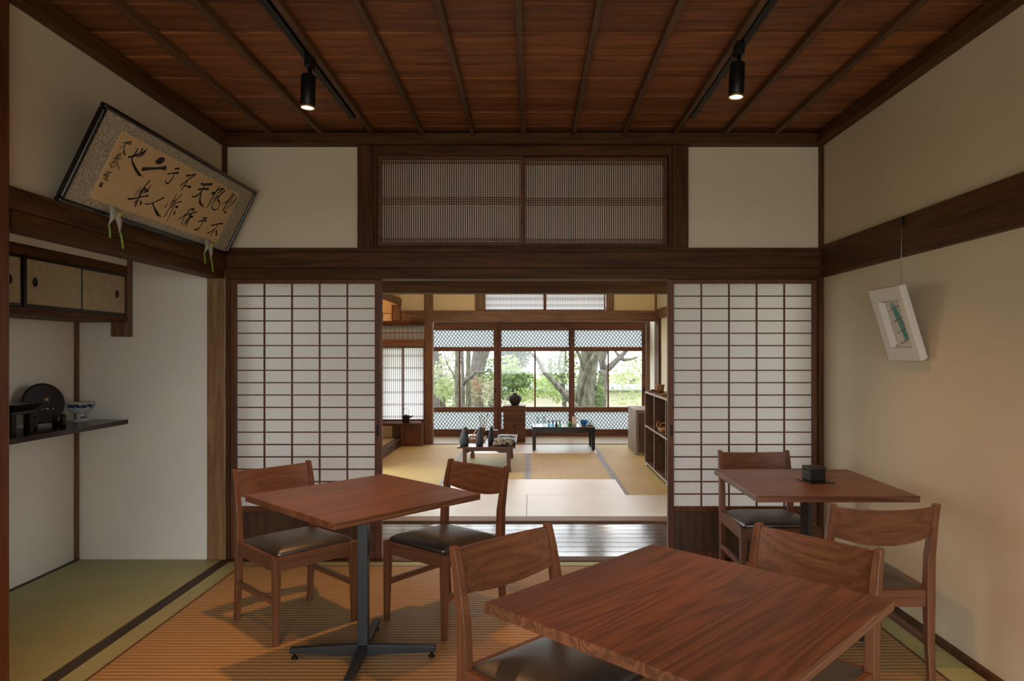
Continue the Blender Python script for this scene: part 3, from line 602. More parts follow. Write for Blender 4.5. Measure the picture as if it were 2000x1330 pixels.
STROKES = '-553,325,3.9 -534,331,5.3 -505,335,4;-513,329,4 -507,343,5.9 -518,342,4.6 -537,335,3.2;-531,336,4.6 -536,322,4.6 -550,305,3.9 -560,291,1.9;-536,316,4.6 -528,298,7.2 -517,287,9.9 -504,281,3.3;-545,279,3.8 -546,274,3.8;-531,285,3.9 -540,275,2.6;-561,262,3.2 -530,277,3.9;-562,255,3.2 -528,268,3.3;-568,246,3.8 -522,260,4.6;-554,272,3.9 -546,251,3.8 -574,218,3.2;-542,255,4.5 -530,238,4.5 -513,223,4.6 -497,213,2.6;-552,236,3.2 -561,217,4.6 -551,210,5.1 -531,225,3.2;-544,240,3.2 -530,224,3.3;-557,230,2.6 -539,236,2.6;-559,195,2.6 -560,190,2.6;-571,181,3.2 -540,188,4.6;-556,187,3.8 -571,166,3.8;-580,170,3.8 -552,176,3.8 -539,192,3.2;-573,163,3.2 -546,172,3.3;-552,176,4.5 -554,158,3.9 -569,151,2.6;-546,172,3.3 -548,161,3.2 -564,151,2.5;-554,161,4.4 -552,151,5.1 -535,152,4.6;-480,281,11.2 -466,288,10.1 -446,299,11.6 -414,320,10.3 -391,347,5.6;-451,334,6.1 -450,317,8.8 -456,285,8.7 -451,275,8.9 -432,262,11.6 -400,245,13.9 -357,230,14.1 -344,232,3.6 -324,224,2.2;-422,340,9.5 -420,321,10.2 -429,295,4.8;-391,347,5.6 -400,321,8.9 -416,301,4.7;-285,319,20.5 -268,328,36.3 -249,338,27.3;-353,260,21.3 -334,267,16.4 -289,282,12.3 -231,302,14 -207,309,25;-355,110,10.4 -343,111,10.5 -303,126,8.1 -254,148,7.2 -234,155,11.9;-272,222,10.9 -287,190,6.4 -289,159,15.9 -289,142,13.4 -288,123,8.2 -286,90,11.6;-306,181,3.8 -327,149,3.2;-294,171,4.4 -328,134,3.8;-246,209,4.6 -256,182,7.3 -272,160,7.7;-285,188,7.1 -259,172,14.2 -246,181,7.7;-279,184,5.7 -293,141,10.2;-301,103,8.3 -293,119,4.5;-267,121,6.5 -255,109,15.3;-224,115,5.8 -200,120,7.3 -170,135,6.1 -108,177,9.7;-176,134,8 -147,115,9.5 -107,95,16.1 -84,87,11.3 -56,85,2.9;-58,159,4.3 -62,136,8.5;-22,218,5.7 -22,171,5.8 -27,128,7.2 -32,91,7.8;19,225,6.7 -5,187,5.7 -35,162,5;-17,147,5.8 6,175,5.8 44,193,8.2;-5,175,7.3 3,147,7.3 5,114,5.8 5,67,3.6;23,158,14.7 35,160,14.8;32,138,7.5 35,122,16.4;-35,177,4.3 3,191,2.9;156,180,8.5 132,136,8.5 93,101,5.3;136,131,7.7 136,85,7.7;171,178,14.1 186,180,15.7;129,132,6.2 173,153,7.8 222,174,8.7;172,142,7.8 212,143,8.8 181,131,10.1;182,150,10.3 174,114,7.9 159,82,6.3;188,130,8.8 188,98,7.1 189,80,7.8;157,116,3.9 188,123,4.8;158,106,3.9 188,110,3.9;164,99,3.9 190,101,3.9;311,156,9.1 344,165,10.8;281,129,8.1 305,139,8.2 354,151,11.6;324,153,7.5 326,117,8.4 313,89,11.7 278,81,5.7;427,138,7.8 449,142,8.7 493,160,8.9 535,170,13.4;492,154,8 474,116,7.9 429,87,8.5;486,139,8 482,121,7.1 475,84,8.8;506,121,9.9 530,96,15.4;-134,327,7.1 -102,338,10.3;-165,290,8.6 -138,302,7 -93,317,12;-120,308,7.1 -117,280,7.8 -127,254,10.2 -138,247,10.2 -161,254,3.9;-15,324,12.2 14,334,7.6 54,351,8.6;54,351,7.8 19,315,7.6 -27,264,7.3;14,306,7.5 8,277,7.4 -2,250,7.5;0,272,5.8 32,278,8.5 60,279,15.4;140,325,10.5 150,321,13.5 162,323,11.6 237,344,16.5;140,288,11.6 181,302,9 227,313,14.7;176,323,9.9 176,286,10.6 152,253,8.9 119,241,8.8;173,289,10.8 189,257,11.9 210,229,16.4 244,219,10.2 270,214,2.8;318,348,11.3 309,302,11.4 300,219,8.5;283,303,15.8 306,309,16;313,322,7.6 334,339,8.7 370,352,12.5;393,345,12.7 363,308,10.5 335,275,6.7;373,353,10.7 339,318,10.6;333,308,5.8 338,272,5.8;363,316,5.8 366,282,5.7;333,297,4.8 372,307,4.9;333,285,4.8 369,294,4.8;369,283,15.6 399,275,7.8;344,273,6.7 329,246,5.8 358,227,6.7 389,226,7.8 414,240,7 408,266,6.8 384,283,6.8;494,352,13.3 479,310,10 433,268,3.9;478,302,10.2 474,242,11.1;518,352,11.3 502,328,7.1 491,290,6.1;553,347,10.3 544,314,9.3 520,268,4.1;515,323,6.2 514,299,7.2 496,235,7.1;498,234,10 513,239,13.3;551,344,7.3 551,312,7.3'
def smooth(p, n=5):
    if len(p) < 3:
        return [tuple(p[0][k] + (p[-1][k] - p[0][k]) * i / n for k in range(3)) for i in range(n + 1)]
    out = []; e = [p[0]] + p + [p[-1]]
    for i in range(1, len(e) - 2):
        for j in range(n):
            u = j / n
            out.append(tuple(0.5 * (2 * e[i][k] + (e[i + 1][k] - e[i - 1][k]) * u + (2 * e[i - 1][k] - 5 * e[i][k] + 4 * e[i + 1][k] - e[i + 2][k]) * u * u + (3 * e[i][k] - e[i - 1][k] - 3 * e[i + 1][k] + e[i + 2][k]) * u ** 3) for k in range(3)))
    return out + [p[-1]]
inkm = plain('ink', (0.008, 0.007, 0.006, 1), 0.7)
CHARS = (4, 10, 8, 4, 2, 9, 2, 8, 10, 3, 4, 3, 4, 4, 11, 7)      # brush strokes of each written character
ink = MB(); chi = 0; left = CHARS[0]
for si, s in enumerate(STROKES.split(';')):
    p = smooth([tuple(float(v) / 1000 for v in q_.split(',')) for q_ in s.split()])
    z = 0.0009 + 0.00001 * si; lf = []; rt = []
    for i, (x, y, w) in enumerate(p):
        a = p[max(i - 1, 0)]; c = p[min(i + 1, len(p) - 1)]; dx, dy = c[0] - a[0], c[1] - a[1]; L = math.hypot(dx, dy) or 1
        nx, ny = -dy / L * w / 2, dx / L * w / 2
        lf.append((x + nx, y + ny, z)); rt.append((x - nx, y - ny, z))
    def cap(x, y, w, a0):
        return [(x + w / 2 * math.cos(a0 + PI * k / 6), y + w / 2 * math.sin(a0 + PI * k / 6), z) for k in range(1, 6)]
    vs = lf + rt; n = len(lf)
    ink.add(vs, [(i, i + 1, n + i + 1, n + i) for i in range(n - 1)])
    a0 = math.atan2(p[1][1] - p[0][1], p[1][0] - p[0][0]); c0 = cap(*p[0], a0 + PI / 2)
    ink.add([lf[0]] + c0 + [rt[0]], [tuple(range(7))])
    a1 = math.atan2(p[-1][1] - p[-2][1], p[-1][0] - p[-2][0]); c1 = cap(*p[-1], a1 - PI / 2)
    ink.add([rt[-1]] + c1 + [lf[-1]], [tuple(range(7))])
    left -= 1
    if left == 0:
        ink.build('written_character', inkm, t); ink = MB(); chi += 1; left = CHARS[chi] if chi < len(CHARS) else 999
MB().add([(-0.573, 0.134, 0.0012), (-0.554, 0.135, 0.0012), (-0.552, 0.113, 0.0012), (-0.572, 0.1125, 0.0012)], [(0, 1, 2, 3)]).build('seal_mark', plain('seal_red', (0.075, 0.022, 0.014, 1), 0.8), t)
# two white flower-shaped rests holding the frame on the rail
def rest(y, lab):
    r = thing('frame_rest', lab, 'frame rest', (-1.850, y, 1.896), 0, 'white frame rests under the calligraphy')
    pm = plain('white_leather', (0.44, 0.43, 0.38, 1), 0.6); gm = plain('green_cord', (0.25, 0.42, 0.06, 1), 0.6)
    def petal(dy, L, wd, lean):
        vs = []; fs = []; N = 7; n = 8
        for i in range(N + 1):
            u = i / N; w = wd * (math.sin(PI * min(1, 0.12 + u * 0.95)) ** 0.7) * (1 - 0.55 * u) + 0.003
            for k in range(n):
                a = 2 * PI * k / n
                vs.append((0.010 + w * 0.55 * math.cos(a) + 0.012 * math.sin(PI * u), dy * u + w * math.sin(a) + lean * u, 0.045 - L * u))
        for i in range(N):
            for k in range(n): fs.append((i * n + k, i * n + (k + 1) % n, (i + 1) * n + (k + 1) % n, (i + 1) * n + k))
        fs += [tuple(range(n - 1, -1, -1)), tuple(N * n + k for k in range(n))]
        return MB().add(vs, fs, True)
    petal(-0.022, 0.085, 0.020, -0.006).build('petal', pm, r)
    petal(0.040, 0.105, 0.024, 0.012).build('petal', pm, r)
    MB().lathe([(0.0, 0), (0.008, 0.004), (0.008, 0.014), (0.0, 0.018)], 10, (0.034, 0.012, 0.005)).build('yellow_bud', plain('yellow_bud', (0.55, 0.42, 0.05, 1), 0.6), r)
    MB().tube([(0.012, -0.028, -0.038), (0.014, -0.026, -0.065), (0.012, -0.020, -0.095)], 0.004, 8).build('cord_tail', gm, r)
    MB().tube([(0.012, 0.052, -0.055), (0.016, 0.058, -0.085), (0.016, 0.070, -0.130)], 0.0045, 8).build('cord_tail', gm, r)
rest(3.02, 'white flower-shaped rest with green cords under the signature end of the calligraphy')
rest(3.895, 'white flower-shaped rest with green cords near the room corner, under the calligraphy')

# ------------------------------------------------------------------ white framed picture hung on a wire
t = thing('framed_picture', 'white box-framed small abstract picture leaning out on a wire', 'picture')
basis(t, (0, -1, 0), (-0.105, 0, 0.347), (1.798, 3.285, 1.262))
hw, hh = 0.142, 0.362
ow0, ow1, oh0, oh1 = -0.070, 0.085, 0.075, 0.285
def ring(z0, z1, o, i):
    m = MB(); (a0, a1, b0, b1), (c0, c1, d0, d1) = o, i
    return m.box(a0, a1, b0, d0, z0, z1).box(a0, a1, d1, b1, z0, z1).box(a0, c0, d0, d1, z0, z1).box(c1, a1, d0, d1, z0, z1)
ring(-0.028, -0.014, (-hw + 0.012, hw - 0.004, 0.004, hh - 0.004), (ow0 - 0.02, ow1 + 0.02, oh0 - 0.02, oh1 + 0.02)).build('frame_back_step', white_paint, t, 0.001)
ring(-0.014, 0.008, (-hw, hw, 0, hh), (ow0 - 0.012, ow1 + 0.012, oh0 - 0.012, oh1 + 0.012)).build('frame_moulding', white_paint, t, 0.002)
MB().hexa([(ow0, oh0, -0.020), (ow0 - 0.016, oh0 - 0.016, 0.0085), (ow0 - 0.016, oh1 + 0.016, 0.0085), (ow0, oh1, -0.020)], [(ow0 - 0.004, oh0, -0.021), (ow0 - 0.02, oh0 - 0.016, 0.006), (ow0 - 0.02, oh1 + 0.016, 0.006), (ow0 - 0.004, oh1, -0.021)]).build('inner_bevel', white_paint, t)
MB().box(ow0 - 0.02, ow1 + 0.02, oh0 - 0.02, oh1 + 0.02, -0.026, -0.021).build('picture_sheet', plain('picture_paper', (0.72, 0.68, 0.62, 1), 0.8), t)
art = MB(); Rn = random.Random(3)
for k in range(16):
    x0 = -0.02 + Rn.uniform(-0.016, 0.030); x1 = 0.035 + Rn.uniform(-0.025, 0.022); w = Rn.uniform(0.001, 0.0035); y0 = oh1 - Rn.uniform(0.0, 0.03); y1 = oh0 + Rn.uniform(0.01, 0.04); z = -0.0205 + k * 0.00002
    xm = (x0 + x1) / 2 + Rn.uniform(-0.02, 0.02)
    for (a, ya), (c, yc) in (((x0, y0), (xm, (y0 + y1) / 2)), ((xm, (y0 + y1) / 2), (x1, y1))): art.add([(a - w, ya, z), (a + w, ya, z), (c + w, yc, z), (c - w, yc, z)], [(0, 1, 2, 3)])
art.build('teal_strokes', plain('teal_ink', (0.10, 0.36, 0.34, 1), 0.7), t)
bars = MB()
for k, y in enumerate((0.252, 0.196, 0.140, 0.088)): bars.add([(-0.055 + k * 0.006, y - 0.012, -0.020), (-0.055 + k * 0.006, y - 0.008, -0.020), (0.065, y + 0.020, -0.020), (0.065, y + 0.016, -0.020)], [(0, 1, 2, 3)])
bars.build('olive_bars', plain('olive_ink', (0.16, 0.12, 0.035, 1), 0.7), t)
t = thing('picture_hook', 'thin metal picture hook and wire on the dark wall rail', 'picture hook', (1.800, 3.318, 1.95))
MB().box(-0.004, 0.004, -0.006, 0.006, -0.035, 0.005).build('hook_plate', black_metal, t, 0.001)
MB().tube([(-0.003, 0, -0.03), (-0.006, 0, -0.10), (-0.006, 0.0, -0.46)], 0.0016, 6).build('hanging_wire', plain('steel_wire', (0.35, 0.33, 0.30, 1), 0.35, 0.8), t)

# ------------------------------------------------------------------ ceiling tracks and spotlights
for x, lab in ((-1.021, 'black ceiling light track on the calligraphy side'), (0.928, 'black ceiling light track on the picture wall side')):
    t = thing('light_track', lab, 'light track', (x, 1.2, 2.64))
    MB().box(-0.017, 0.017, -2.7, 2.74, 0.0, 0.034).build('track_rail', black_metal, t, 0.002)
    for s in (-0.008, 0.008): MB().box(s - 0.002, s + 0.002, -2.69, 2.73, -0.0012, 0.001).build('contact_groove', plain('track_edge', (0.06, 0.06, 0.062, 1), 0.35, 0.6), t)
def spotlight(x, y, tilt, lab, aim, e, size):
    t = thing('spotlight', lab, 'spotlight', (x, y, 2.64), 0, 'black cylinder spotlights on the tracks')
    MB().box(-0.016, 0.016, -0.034, 0.034, -0.055, 0.0).build('track_adapter', black_metal, t, 0.004)
    MB().tube([(0, 0, -0.055), (0, 0, -0.100)], 0.009, 12).build('stem', black_metal, t)
    m = Matrix.Translation((-0.006, 0, -0.085)) @ Matrix.Rotation(tilt, 4, 'Y') 
    h = MB().lathe([(0.0, 0.0), (0.030, 0.0), (0.033, -0.004), (0.033, -0.145), (0.031, -0.147), (0.028, -0.147), (0.028, -0.138), (0.0, -0.138)], 28).xform(m); h.build('lamp_housing', black_metal, t)
    MB().lathe([(0.0, -0.140), (0.0275, -0.140), (0.0275, -0.1455), (0.0, -0.1465)], 24).xform(m).build('lamp_lens', glow('warm_lamp', (1.0, 0.72, 0.40, 1), 14), t)
    MB().lathe([(0.0345, -0.140), (0.0345, -0.149), (0.029, -0.149), (0.029, -0.140)], 28).xform(m).build('trim_ring', plain('brass_ring', (0.5, 0.33, 0.13, 1), 0.35, 0.8), t)
    l = m @ Vector((0, 0, -0.152))
    spot('spotlight_lamp', (x + l.x, y + l.y, 2.64 + l.z), aim, e, size)
spotlight(-1.0, 3.11, 0.03, 'black cylinder spotlight lit, on the calligraphy-side track', (-0.95, 2.95, 0), 70, 1.6)
spotlight(0.905, 2.98, 0.04, 'black cylinder spotlight lit, on the picture-wall-side track', (1.08, 2.95, 0), 45, 1.55)
spot('track_lamp', (-1.0, 1.7, 2.48), (-0.6, 2.1, 0), 50, 1.5)
spot('track_lamp', (0.91, 1.5, 2.48), (0.95, 1.6, 0), 50, 1.6)
for x, y in ((-0.9, 6.6), (0.9, 6.6), (-0.9, 8.6), (0.9, 8.6)): spot('display_room_lamp', (x, y, 2.5), (x * 1.05, y, 0), 35, 2.2, 0.9)
for x in (-0.9, 0.9): spot('wall_fill', (x, 7.4, 2.5), (x, 9.7, 2.0), 45, 1.7, 1.0).data.color = (1.0, 0.74, 0.46)  # added fill spots that brighten the far wall, no fixtures here
spot('alcove_lamp', (-2.25, 8.9, 2.45), (-2.4, 9.7, 1.2), 22, 2.2, 1.0)

# ------------------------------------------------------------------ the alcove: wall cabinet, shelf and what stands on it
t = thing('wall_cabinet', 'hanging alcove cabinet with three papered sliding doors', 'cabinet', (-2.50, 2.36, 1.487))
MB().box(-0.345, -0.02, 0.0, 1.949, 0.0, 0.34).build('cabinet_body', beam_y, t)
MB().box(-0.03, 0.0, 0, 1.90, 0.296, 0.345).box(-0.03, 0.0, 0, 1.90, 0.0, 0.036).build('face_rail', beam_y, t, 0.002)
MB().box(-0.05, 0.003, 1.90, 1.949, -0.09, 0.42).build('hanging_post', mid_z, t, 0.002)
MB().box(-0.085, 0.002, 1.865, 1.90, -0.09, -0.0005).build('hanging_post', mid_z, t, 0.002) 
fp = plain('speckled_paper', (0.46, 0.36, 0.22, 1), 0.8)
for k, (y0, y1, xo, hy) in enumerate(((0.62, 1.03, -0.008, 0.94), (1.03, 1.475, 0.0, 1.10), (1.45, 1.90, -0.008, 1.80))):
    d = MB().box(xo - 0.02, xo - 0.001, y0, y1, 0.036, 0.296).build('cabinet_door', lacq_black, t, 0.002)
    MB().box(xo - 0.003, xo + 0.0012, y0 + 0.018, y1 - 0.018, 0.054, 0.278).build('door_paper', fp, d, 0.004)
    m = MB().lathe([(0, -0.001), (0.019, -0.001), (0.019, 0.003), (0.015, 0.0035), (0.013, 0.001), (0, 0.001)], 20).xform(Matrix.Translation((xo + 0.0015, hy, 0.166)) @ Matrix.Rotation(PI / 2, 4, 'Y') @ Matrix.Diagonal((1.25, 0.85, 1, 1)))
    m.build('finger_pull', black_metal, d)
t = thing('alcove_shelf', 'dark lacquered wall shelf in the alcove', 'shelf', (-2.69, 3.34, 0.85))
MB().box(-0.163, 0.164, -0.98, 0.971, 0.0, 0.028).build('shelf_board', lacquer_shelf, t, 0.003)
SH = 0.8782
t = thing('footed_bowl', 'blue and white footed porcelain bowl on the alcove shelf', 'bowl', (-2.755, 4.20, SH))
por = NT('blue_white_porcelain'); sx = por.new('ShaderNodeSeparateXYZ'); tc = por.new('ShaderNodeTexCoord'); por.link(tc.outputs['Object'], sx.inputs[0])
ns = por.new('ShaderNodeTexNoise'); ns.inputs['Scale'].default_value = 55; ns.inputs['Detail'].default_value = 3; por.link(tc.outputs['Object'], ns.inputs[0])
wh, bl = (0.62, 0.66, 0.64, 1), (0.02, 0.035, 0.14, 1)
zb = por.ramp(sx.outputs[2], [(0.0, (0.1,) * 3 + (1,)), (0.022, (0.55,) * 3 + (1,)), (0.040, (0.05,) * 3 + (1,)), (0.060, (0.22,) * 3 + (1,)), (0.082, (0.05,) * 3 + (1,)), (0.088, (0.75,) * 3 + (1,)), (0.105, (0.75,) * 3 + (1,)), (0.108, (0,) * 3 + (1,))])
md = por.new('ShaderNodeMath', operation='GREATER_THAN'); sb = por.new('ShaderNodeMath', operation='SUBTRACT'); sb.inputs[0].default_value = 1.0
mlt = por.new('ShaderNodeMath', operation='MULTIPLY_ADD'); por.link(zb, mlt.inputs[0]); mlt.inputs[1].default_value = 0.55; mlt.inputs[2].default_value = 0.22
por.link(mlt.outputs[0], md.inputs[0]); por.link(ns.outputs[0], md.inputs[1])
por.link(por.mix(md.outputs[0], wh, bl), por.b.inputs['Base Color']); por.set(Roughness=0.15)
MB().lathe([(0, 0.0), (0.050, 0.0), (0.051, 0.005), (0.040, 0.010), (0.026, 0.022), (0.024, 0.040), (0.034, 0.048), (0.058, 0.064), (0.071, 0.090), (0.078, 0.116), (0.075, 0.116), (0.067, 0.088), (0.050, 0.062), (0, 0.052)], 36).build('bowl_body', por.m, t)
t = thing('display_plate', 'round dark lacquer plate with gold plant motif, upright on a stand', 'plate', (-2.735, 3.87, SH))
fx = Vector((0.90, -0.43, 0)).normalized()                         # it faces the room
m = Matrix((Vector((-fx.y, fx.x, 0)), Vector((-fx.x * 0.17, -fx.y * 0.17, 0.985)), Vector((fx.x * 0.985, fx.y * 0.985, 0.17)))).transposed().to_4x4(); m.translation = Vector((0, 0, 0.020))
m2 = m @ Matrix.Translation((0, 0.116, 0)) @ Matrix.Scale(0.95, 4)
MB().lathe([(0, -0.008), (0.112, -0.006), (0.120, 0.0), (0.118, 0.006), (0.106, 0.003), (0, 0.002)], 48).xform(m2).build('plate_disc', lacq_brown, t)
gm = MB()
for a in range(5):
    an = 0.5 + a * 1.15; gm.add([(0.02 + 0.002 * math.cos(an + 1.57), 0.02 + 0.002 * math.sin(an + 1.57), 0.0036), (0.02 - 0.002 * math.cos(an + 1.57), 0.02 - 0.002 * math.sin(an + 1.57), 0.0036), (0.02 + 0.026 * math.cos(an), 0.02 + 0.026 * math.sin(an), 0.0036)], [(0, 1, 2)])
for k in range(5): gm.add([(-0.02 + k * 0.016, -0.040 + 0.004 * (k % 2), 0.0036), (-0.008 + k * 0.016, -0.040 + 0.004 * (k % 2), 0.0036), (-0.012 + k * 0.016, -0.036 + 0.004 * (k % 3), 0.0036)], [(0, 1, 2)])
gm.xform(m2).build('gold_motif', gold, t)
st = MB()
for s in (-0.075, 0.075):
    st.prism([(-0.050, 0.0), (0.050, 0.0), (0.056, 0.010), (0.052, 0.060), (0.038, 0.070), (0.026, 0.058), (0.018, 0.026), (-0.020, 0.022), (-0.035, 0.05), (-0.05, 0.04)], s - 0.011, s + 0.011, 'y')
st.prism([(-0.06, 0.016), (-0.03, 0.016), (-0.03, 0.034), (-0.06, 0.034)], -0.075, 0.075, 'y')
ang = math.atan2(fx.y, fx.x)
st.xform(Matrix.Rotation(ang, 4, 'Z') @ Matrix.Translation((-0.006, 0, 0))).build('plate_stand', lacq_brown, t, 0.004)
t = thing('offering_tray', 'black lacquer tray on a boxy foot at the near end of the shelf', 'tray', (-2.72, 3.56, SH), 0.05)
MB().hexa([(-0.085, -0.085, 0.115), (0.085, -0.085, 0.115), (0.085, 0.085, 0.115), (-0.085, 0.085, 0.115)], [(-0.12, -0.12, 0.155), (0.12, -0.12, 0.155), (0.12, 0.12, 0.155), (-0.12, 0.12, 0.155)]).build('tray_top', lacq_black, t, 0.004)
MB().box(-0.09, 0.09, -0.09, 0.09, 0.100, 0.116).build('tray_base', lacq_black, t, 0.002)
for sx_ in (-1, 1):
    for sy_ in (-1, 1): MB().box(sx_ * 0.068 - 0.017, sx_ * 0.068 + 0.017, sy_ * 0.068 - 0.017, sy_ * 0.068 + 0.017, 0.0, 0.101).build('foot', lacq_brown, t, 0.002)

# ------------------------------------------------------------------ display room: kettle window beside the veranda
trim((-2.12, -1.498, 9.66, 9.77, 1.385, 1.48), mid_x, 'brown rail between kettle window and striped transom')
trim((-2.12, -1.498, 9.66, 9.77, 1.68, 1.74), beam_x, 'dark rail above the striped transom')
def kettle_window(x0, x1, yo, lab):
    t = thing('paper_window', lab, 'paper window', (x0, yo, 0.322), 0, 'paper windows behind the tea kettle')
    w, h = x1 - x0, 1.062
    MB().box(0, 0.016, -0.01, 0.01, 0, h).box(w - 0.016, w, -0.01, 0.01, 0, h).box(0.016, w - 0.016, -0.01, 0.01, 0, 0.03).box(0.016, w - 0.016, -0.01, 0.01, h - 0.02, h).build('window_frame', sash_z, t)
    k = MB()
    for i in range(1, 11): x = w * i / 11; k.box(x - 0.0028, x + 0.0028, -0.008, 0.0, 0.03, h - 0.02)
    for i in range(6):
        for d in (0, 0.016): z = 0.06 + i * 0.172 + d; k.box(0.016, w - 0.016, -0.009, -0.002, z - 0.0028, z + 0.0028)
    k.build('slat_lattice', sash_x, t)
    MB().add([(0.016, 0.003, 0.03), (w - 0.016, 0.003, 0.03), (w - 0.016, 0.003, h - 0.02), (0.016, 0.003, h - 0.02)], [(0, 1, 2, 3)]).build('paper_sheet', paper('bright_window_paper', (0.95, 0.95, 0.95, 1), 0.88), t)
kettle_window(-2.11, -1.795, 9.70, 'slatted paper window half hidden by the near paper door edge')
kettle_window(-1.81, -1.50, 9.725, 'slatted paper window right behind the tea kettle')
q = NT('striped_cloth'); w = q.new('ShaderNodeTexWave', wave_type='BANDS', bands_direction='X'); w.inputs['Scale'].default_value = 5; w.inputs['Distortion'].default_value = 3; w.inputs['Detail'].default_value = 3
q.link(q.coords((1, 0.1, 0.1), False), w.inputs[0]); q.link(q.ramp(w.outputs[0], [(0.1, (0.20, 0.26, 0.31, 1)), (0.6, (0.26, 0.32, 0.37, 1)), (0.95, (0.36, 0.31, 0.36, 1))]), q.b.inputs['Base Color']); q.set(Roughness=0.85)
t = thing('striped_panel', 'grey blue striped cloth panel above the kettle window', 'panel', (-2.11, 9.715, 1.48))
MB().box(0, 0.61, -0.004, 0.004, 0, 0.20).build('cloth_sheet', q.m, t)
MB().box(0, 0.61, -0.008, -0.004, 0.092, 0.10).build('cross_strip', sash_x, t)
t = thing('window_ledge', 'low brown cupboard with a dark ledge under the paper window', 'cupboard', (-1.50, 9.70, 0.0))
MB().box(-0.62, 0.0, -0.26, -0.002, 0.287, 0.320).build('ledge_board', beam_x, t, 0.003)
MB().box(-0.295, 0.0, -0.20, -0.005, 0.0, 0.287).build('cupboard_body', mid_z, t, 0.002)
MB().box(-0.27, -0.025, -0.212, -0.2005, 0.02, 0.262).build('cupboard_door', sash_z, t, 0.004)
iron = plain('cast_iron', (0.020, 0.018, 0.017, 1), 0.55, 0.3)
t = thing('tea_kettle', 'dark iron kettle with a thin hoop handle on the window ledge', 'kettle', (-1.735, 9.57, 0.3205))
MB().lathe([(0, 0), (0.044, 0.0), (0.047, 0.03), (0.052, 0.088), (0.054, 0.094), (0.046, 0.100), (0.02, 0.104), (0, 0.105)], 28).build('kettle_body', iron, t)
MB().lathe([(0, 0.104), (0.008, 0.105), (0.010, 0.114), (0, 0.118)], 14).build('lid_knob', iron, t)
MB().tube([(0.044, 0, 0.066), (0.070, 0, 0.080), (0.094, 0, 0.097)], [0.013, 0.010, 0.007], 10).build('spout', iron, t)
MB().tube([(0.05 * math.cos(a), 0, 0.095 + 0.105 * math.sin(a)) for a in [PI * k / 14 for k in range(15)]], 0.0025, 8).build('hoop_handle', plain('handle_wire', (0.10, 0.095, 0.09, 1), 0.4, 0.7), t)

# ------------------------------------------------------------------ low brown table with its goods
red_z, red_x = wood('low_table_timber', (0.055, 0.018, 0.008, 1), (0.125, 0.045, 0.020, 1), 'y', 0.22, 1, 0.6), wood('low_table_apron', (0.055, 0.018, 0.008, 1), (0.125, 0.045, 0.020, 1), 'x', 0.4)
t = thing('low_table', 'low brown wooden table with stones, brushes and folded cloth', 'low table', (-0.475, 7.95, 0.0015))
MB().box(-0.315, 0.315, -0.575, 0.575, 0.263, 0.280).build('table_top', red_z, t, 0.004)
for sy in (-1, 1): MB().prism([(-0.25, 0.263), (-0.25, 0.208), (-0.20, 0.208), (-0.165, 0.228), (0.10, 0.228), (0.14, 0.208), (0.25, 0.208), (0.25, 0.263)][::1], sy * 0.505 - 0.011, sy * 0.505 + 0.011, 'y').build('apron', red_x, t)
for sx in (-1, 1):
    MB().box(sx * 0.238 - 0.011, sx * 0.238 + 0.011, -0.48, 0.48, 0.215, 0.263).build('side_rail', red_z, t)
    for sy in (-1, 1):
        MB().box(sx * 0.238 - 0.021, sx * 0.238 + 0.021, sy * 0.505 - 0.022, sy * 0.505 + 0.022, 0.045, 0.263).box(sx * 0.238 - 0.026, sx * 0.238 + 0.026, sy * 0.505 - 0.026, sy * 0.505 + 0.026, 0, 0.05).build('leg', red_x, t, 0.003)
TT = 0.2825
slate = plain('blue_black_stone', (0.030, 0.036, 0.045, 1), 0.6)
def stone(x, y, w, h, rz, lab):
    n, N = 20, 12; vs = []; fs = []
    for i in range(N + 1):
        u = 1 - (1 - i / N) ** 2.2; r = max(0.02, (1 - u ** 3.6) ** 0.5 * (0.86 + 0.14 * math.sin(PI * min(1, u * 1.6))))
        for k in range(n):
            a = 2 * PI * k / n; wob = 1 + 0.05 * math.sin(3 * a + 5 * u + x * 40)
            vs.append((w / 2 * r * wob * math.cos(a) + 0.012 * u * u, w * 0.36 * r * wob * math.sin(a), h * u))
    for i in range(N):
        for k in range(n): fs.append((i * n + k, i * n + (k + 1) % n, (i + 1) * n + (k + 1) % n, (i + 1) * n + k))
    fs += [tuple(range(n - 1, -1, -1)), tuple(N * n + k for k in range(n))]
    o = MB().add(vs, fs, True).build('pointed_stone', slate); o.location = (x, y, TT); o.rotation_euler = (0, 0, rz)
    tag(o, lab, 'ornament', 'pointed dark ornaments on the low table')
stone(-0.722, 7.47, 0.104, 0.205, 0.1, 'blunt dark pointed ornament standing at the kettle-side front corner of the low table')
stone(-0.556, 7.47, 0.088, 0.203, 0.5, 'middle dark pointed ornament of the three on the low table')
stone(-0.440, 7.62, 0.080, 0.200, 0.9, 'dark pointed ornament touching the folded cloths')
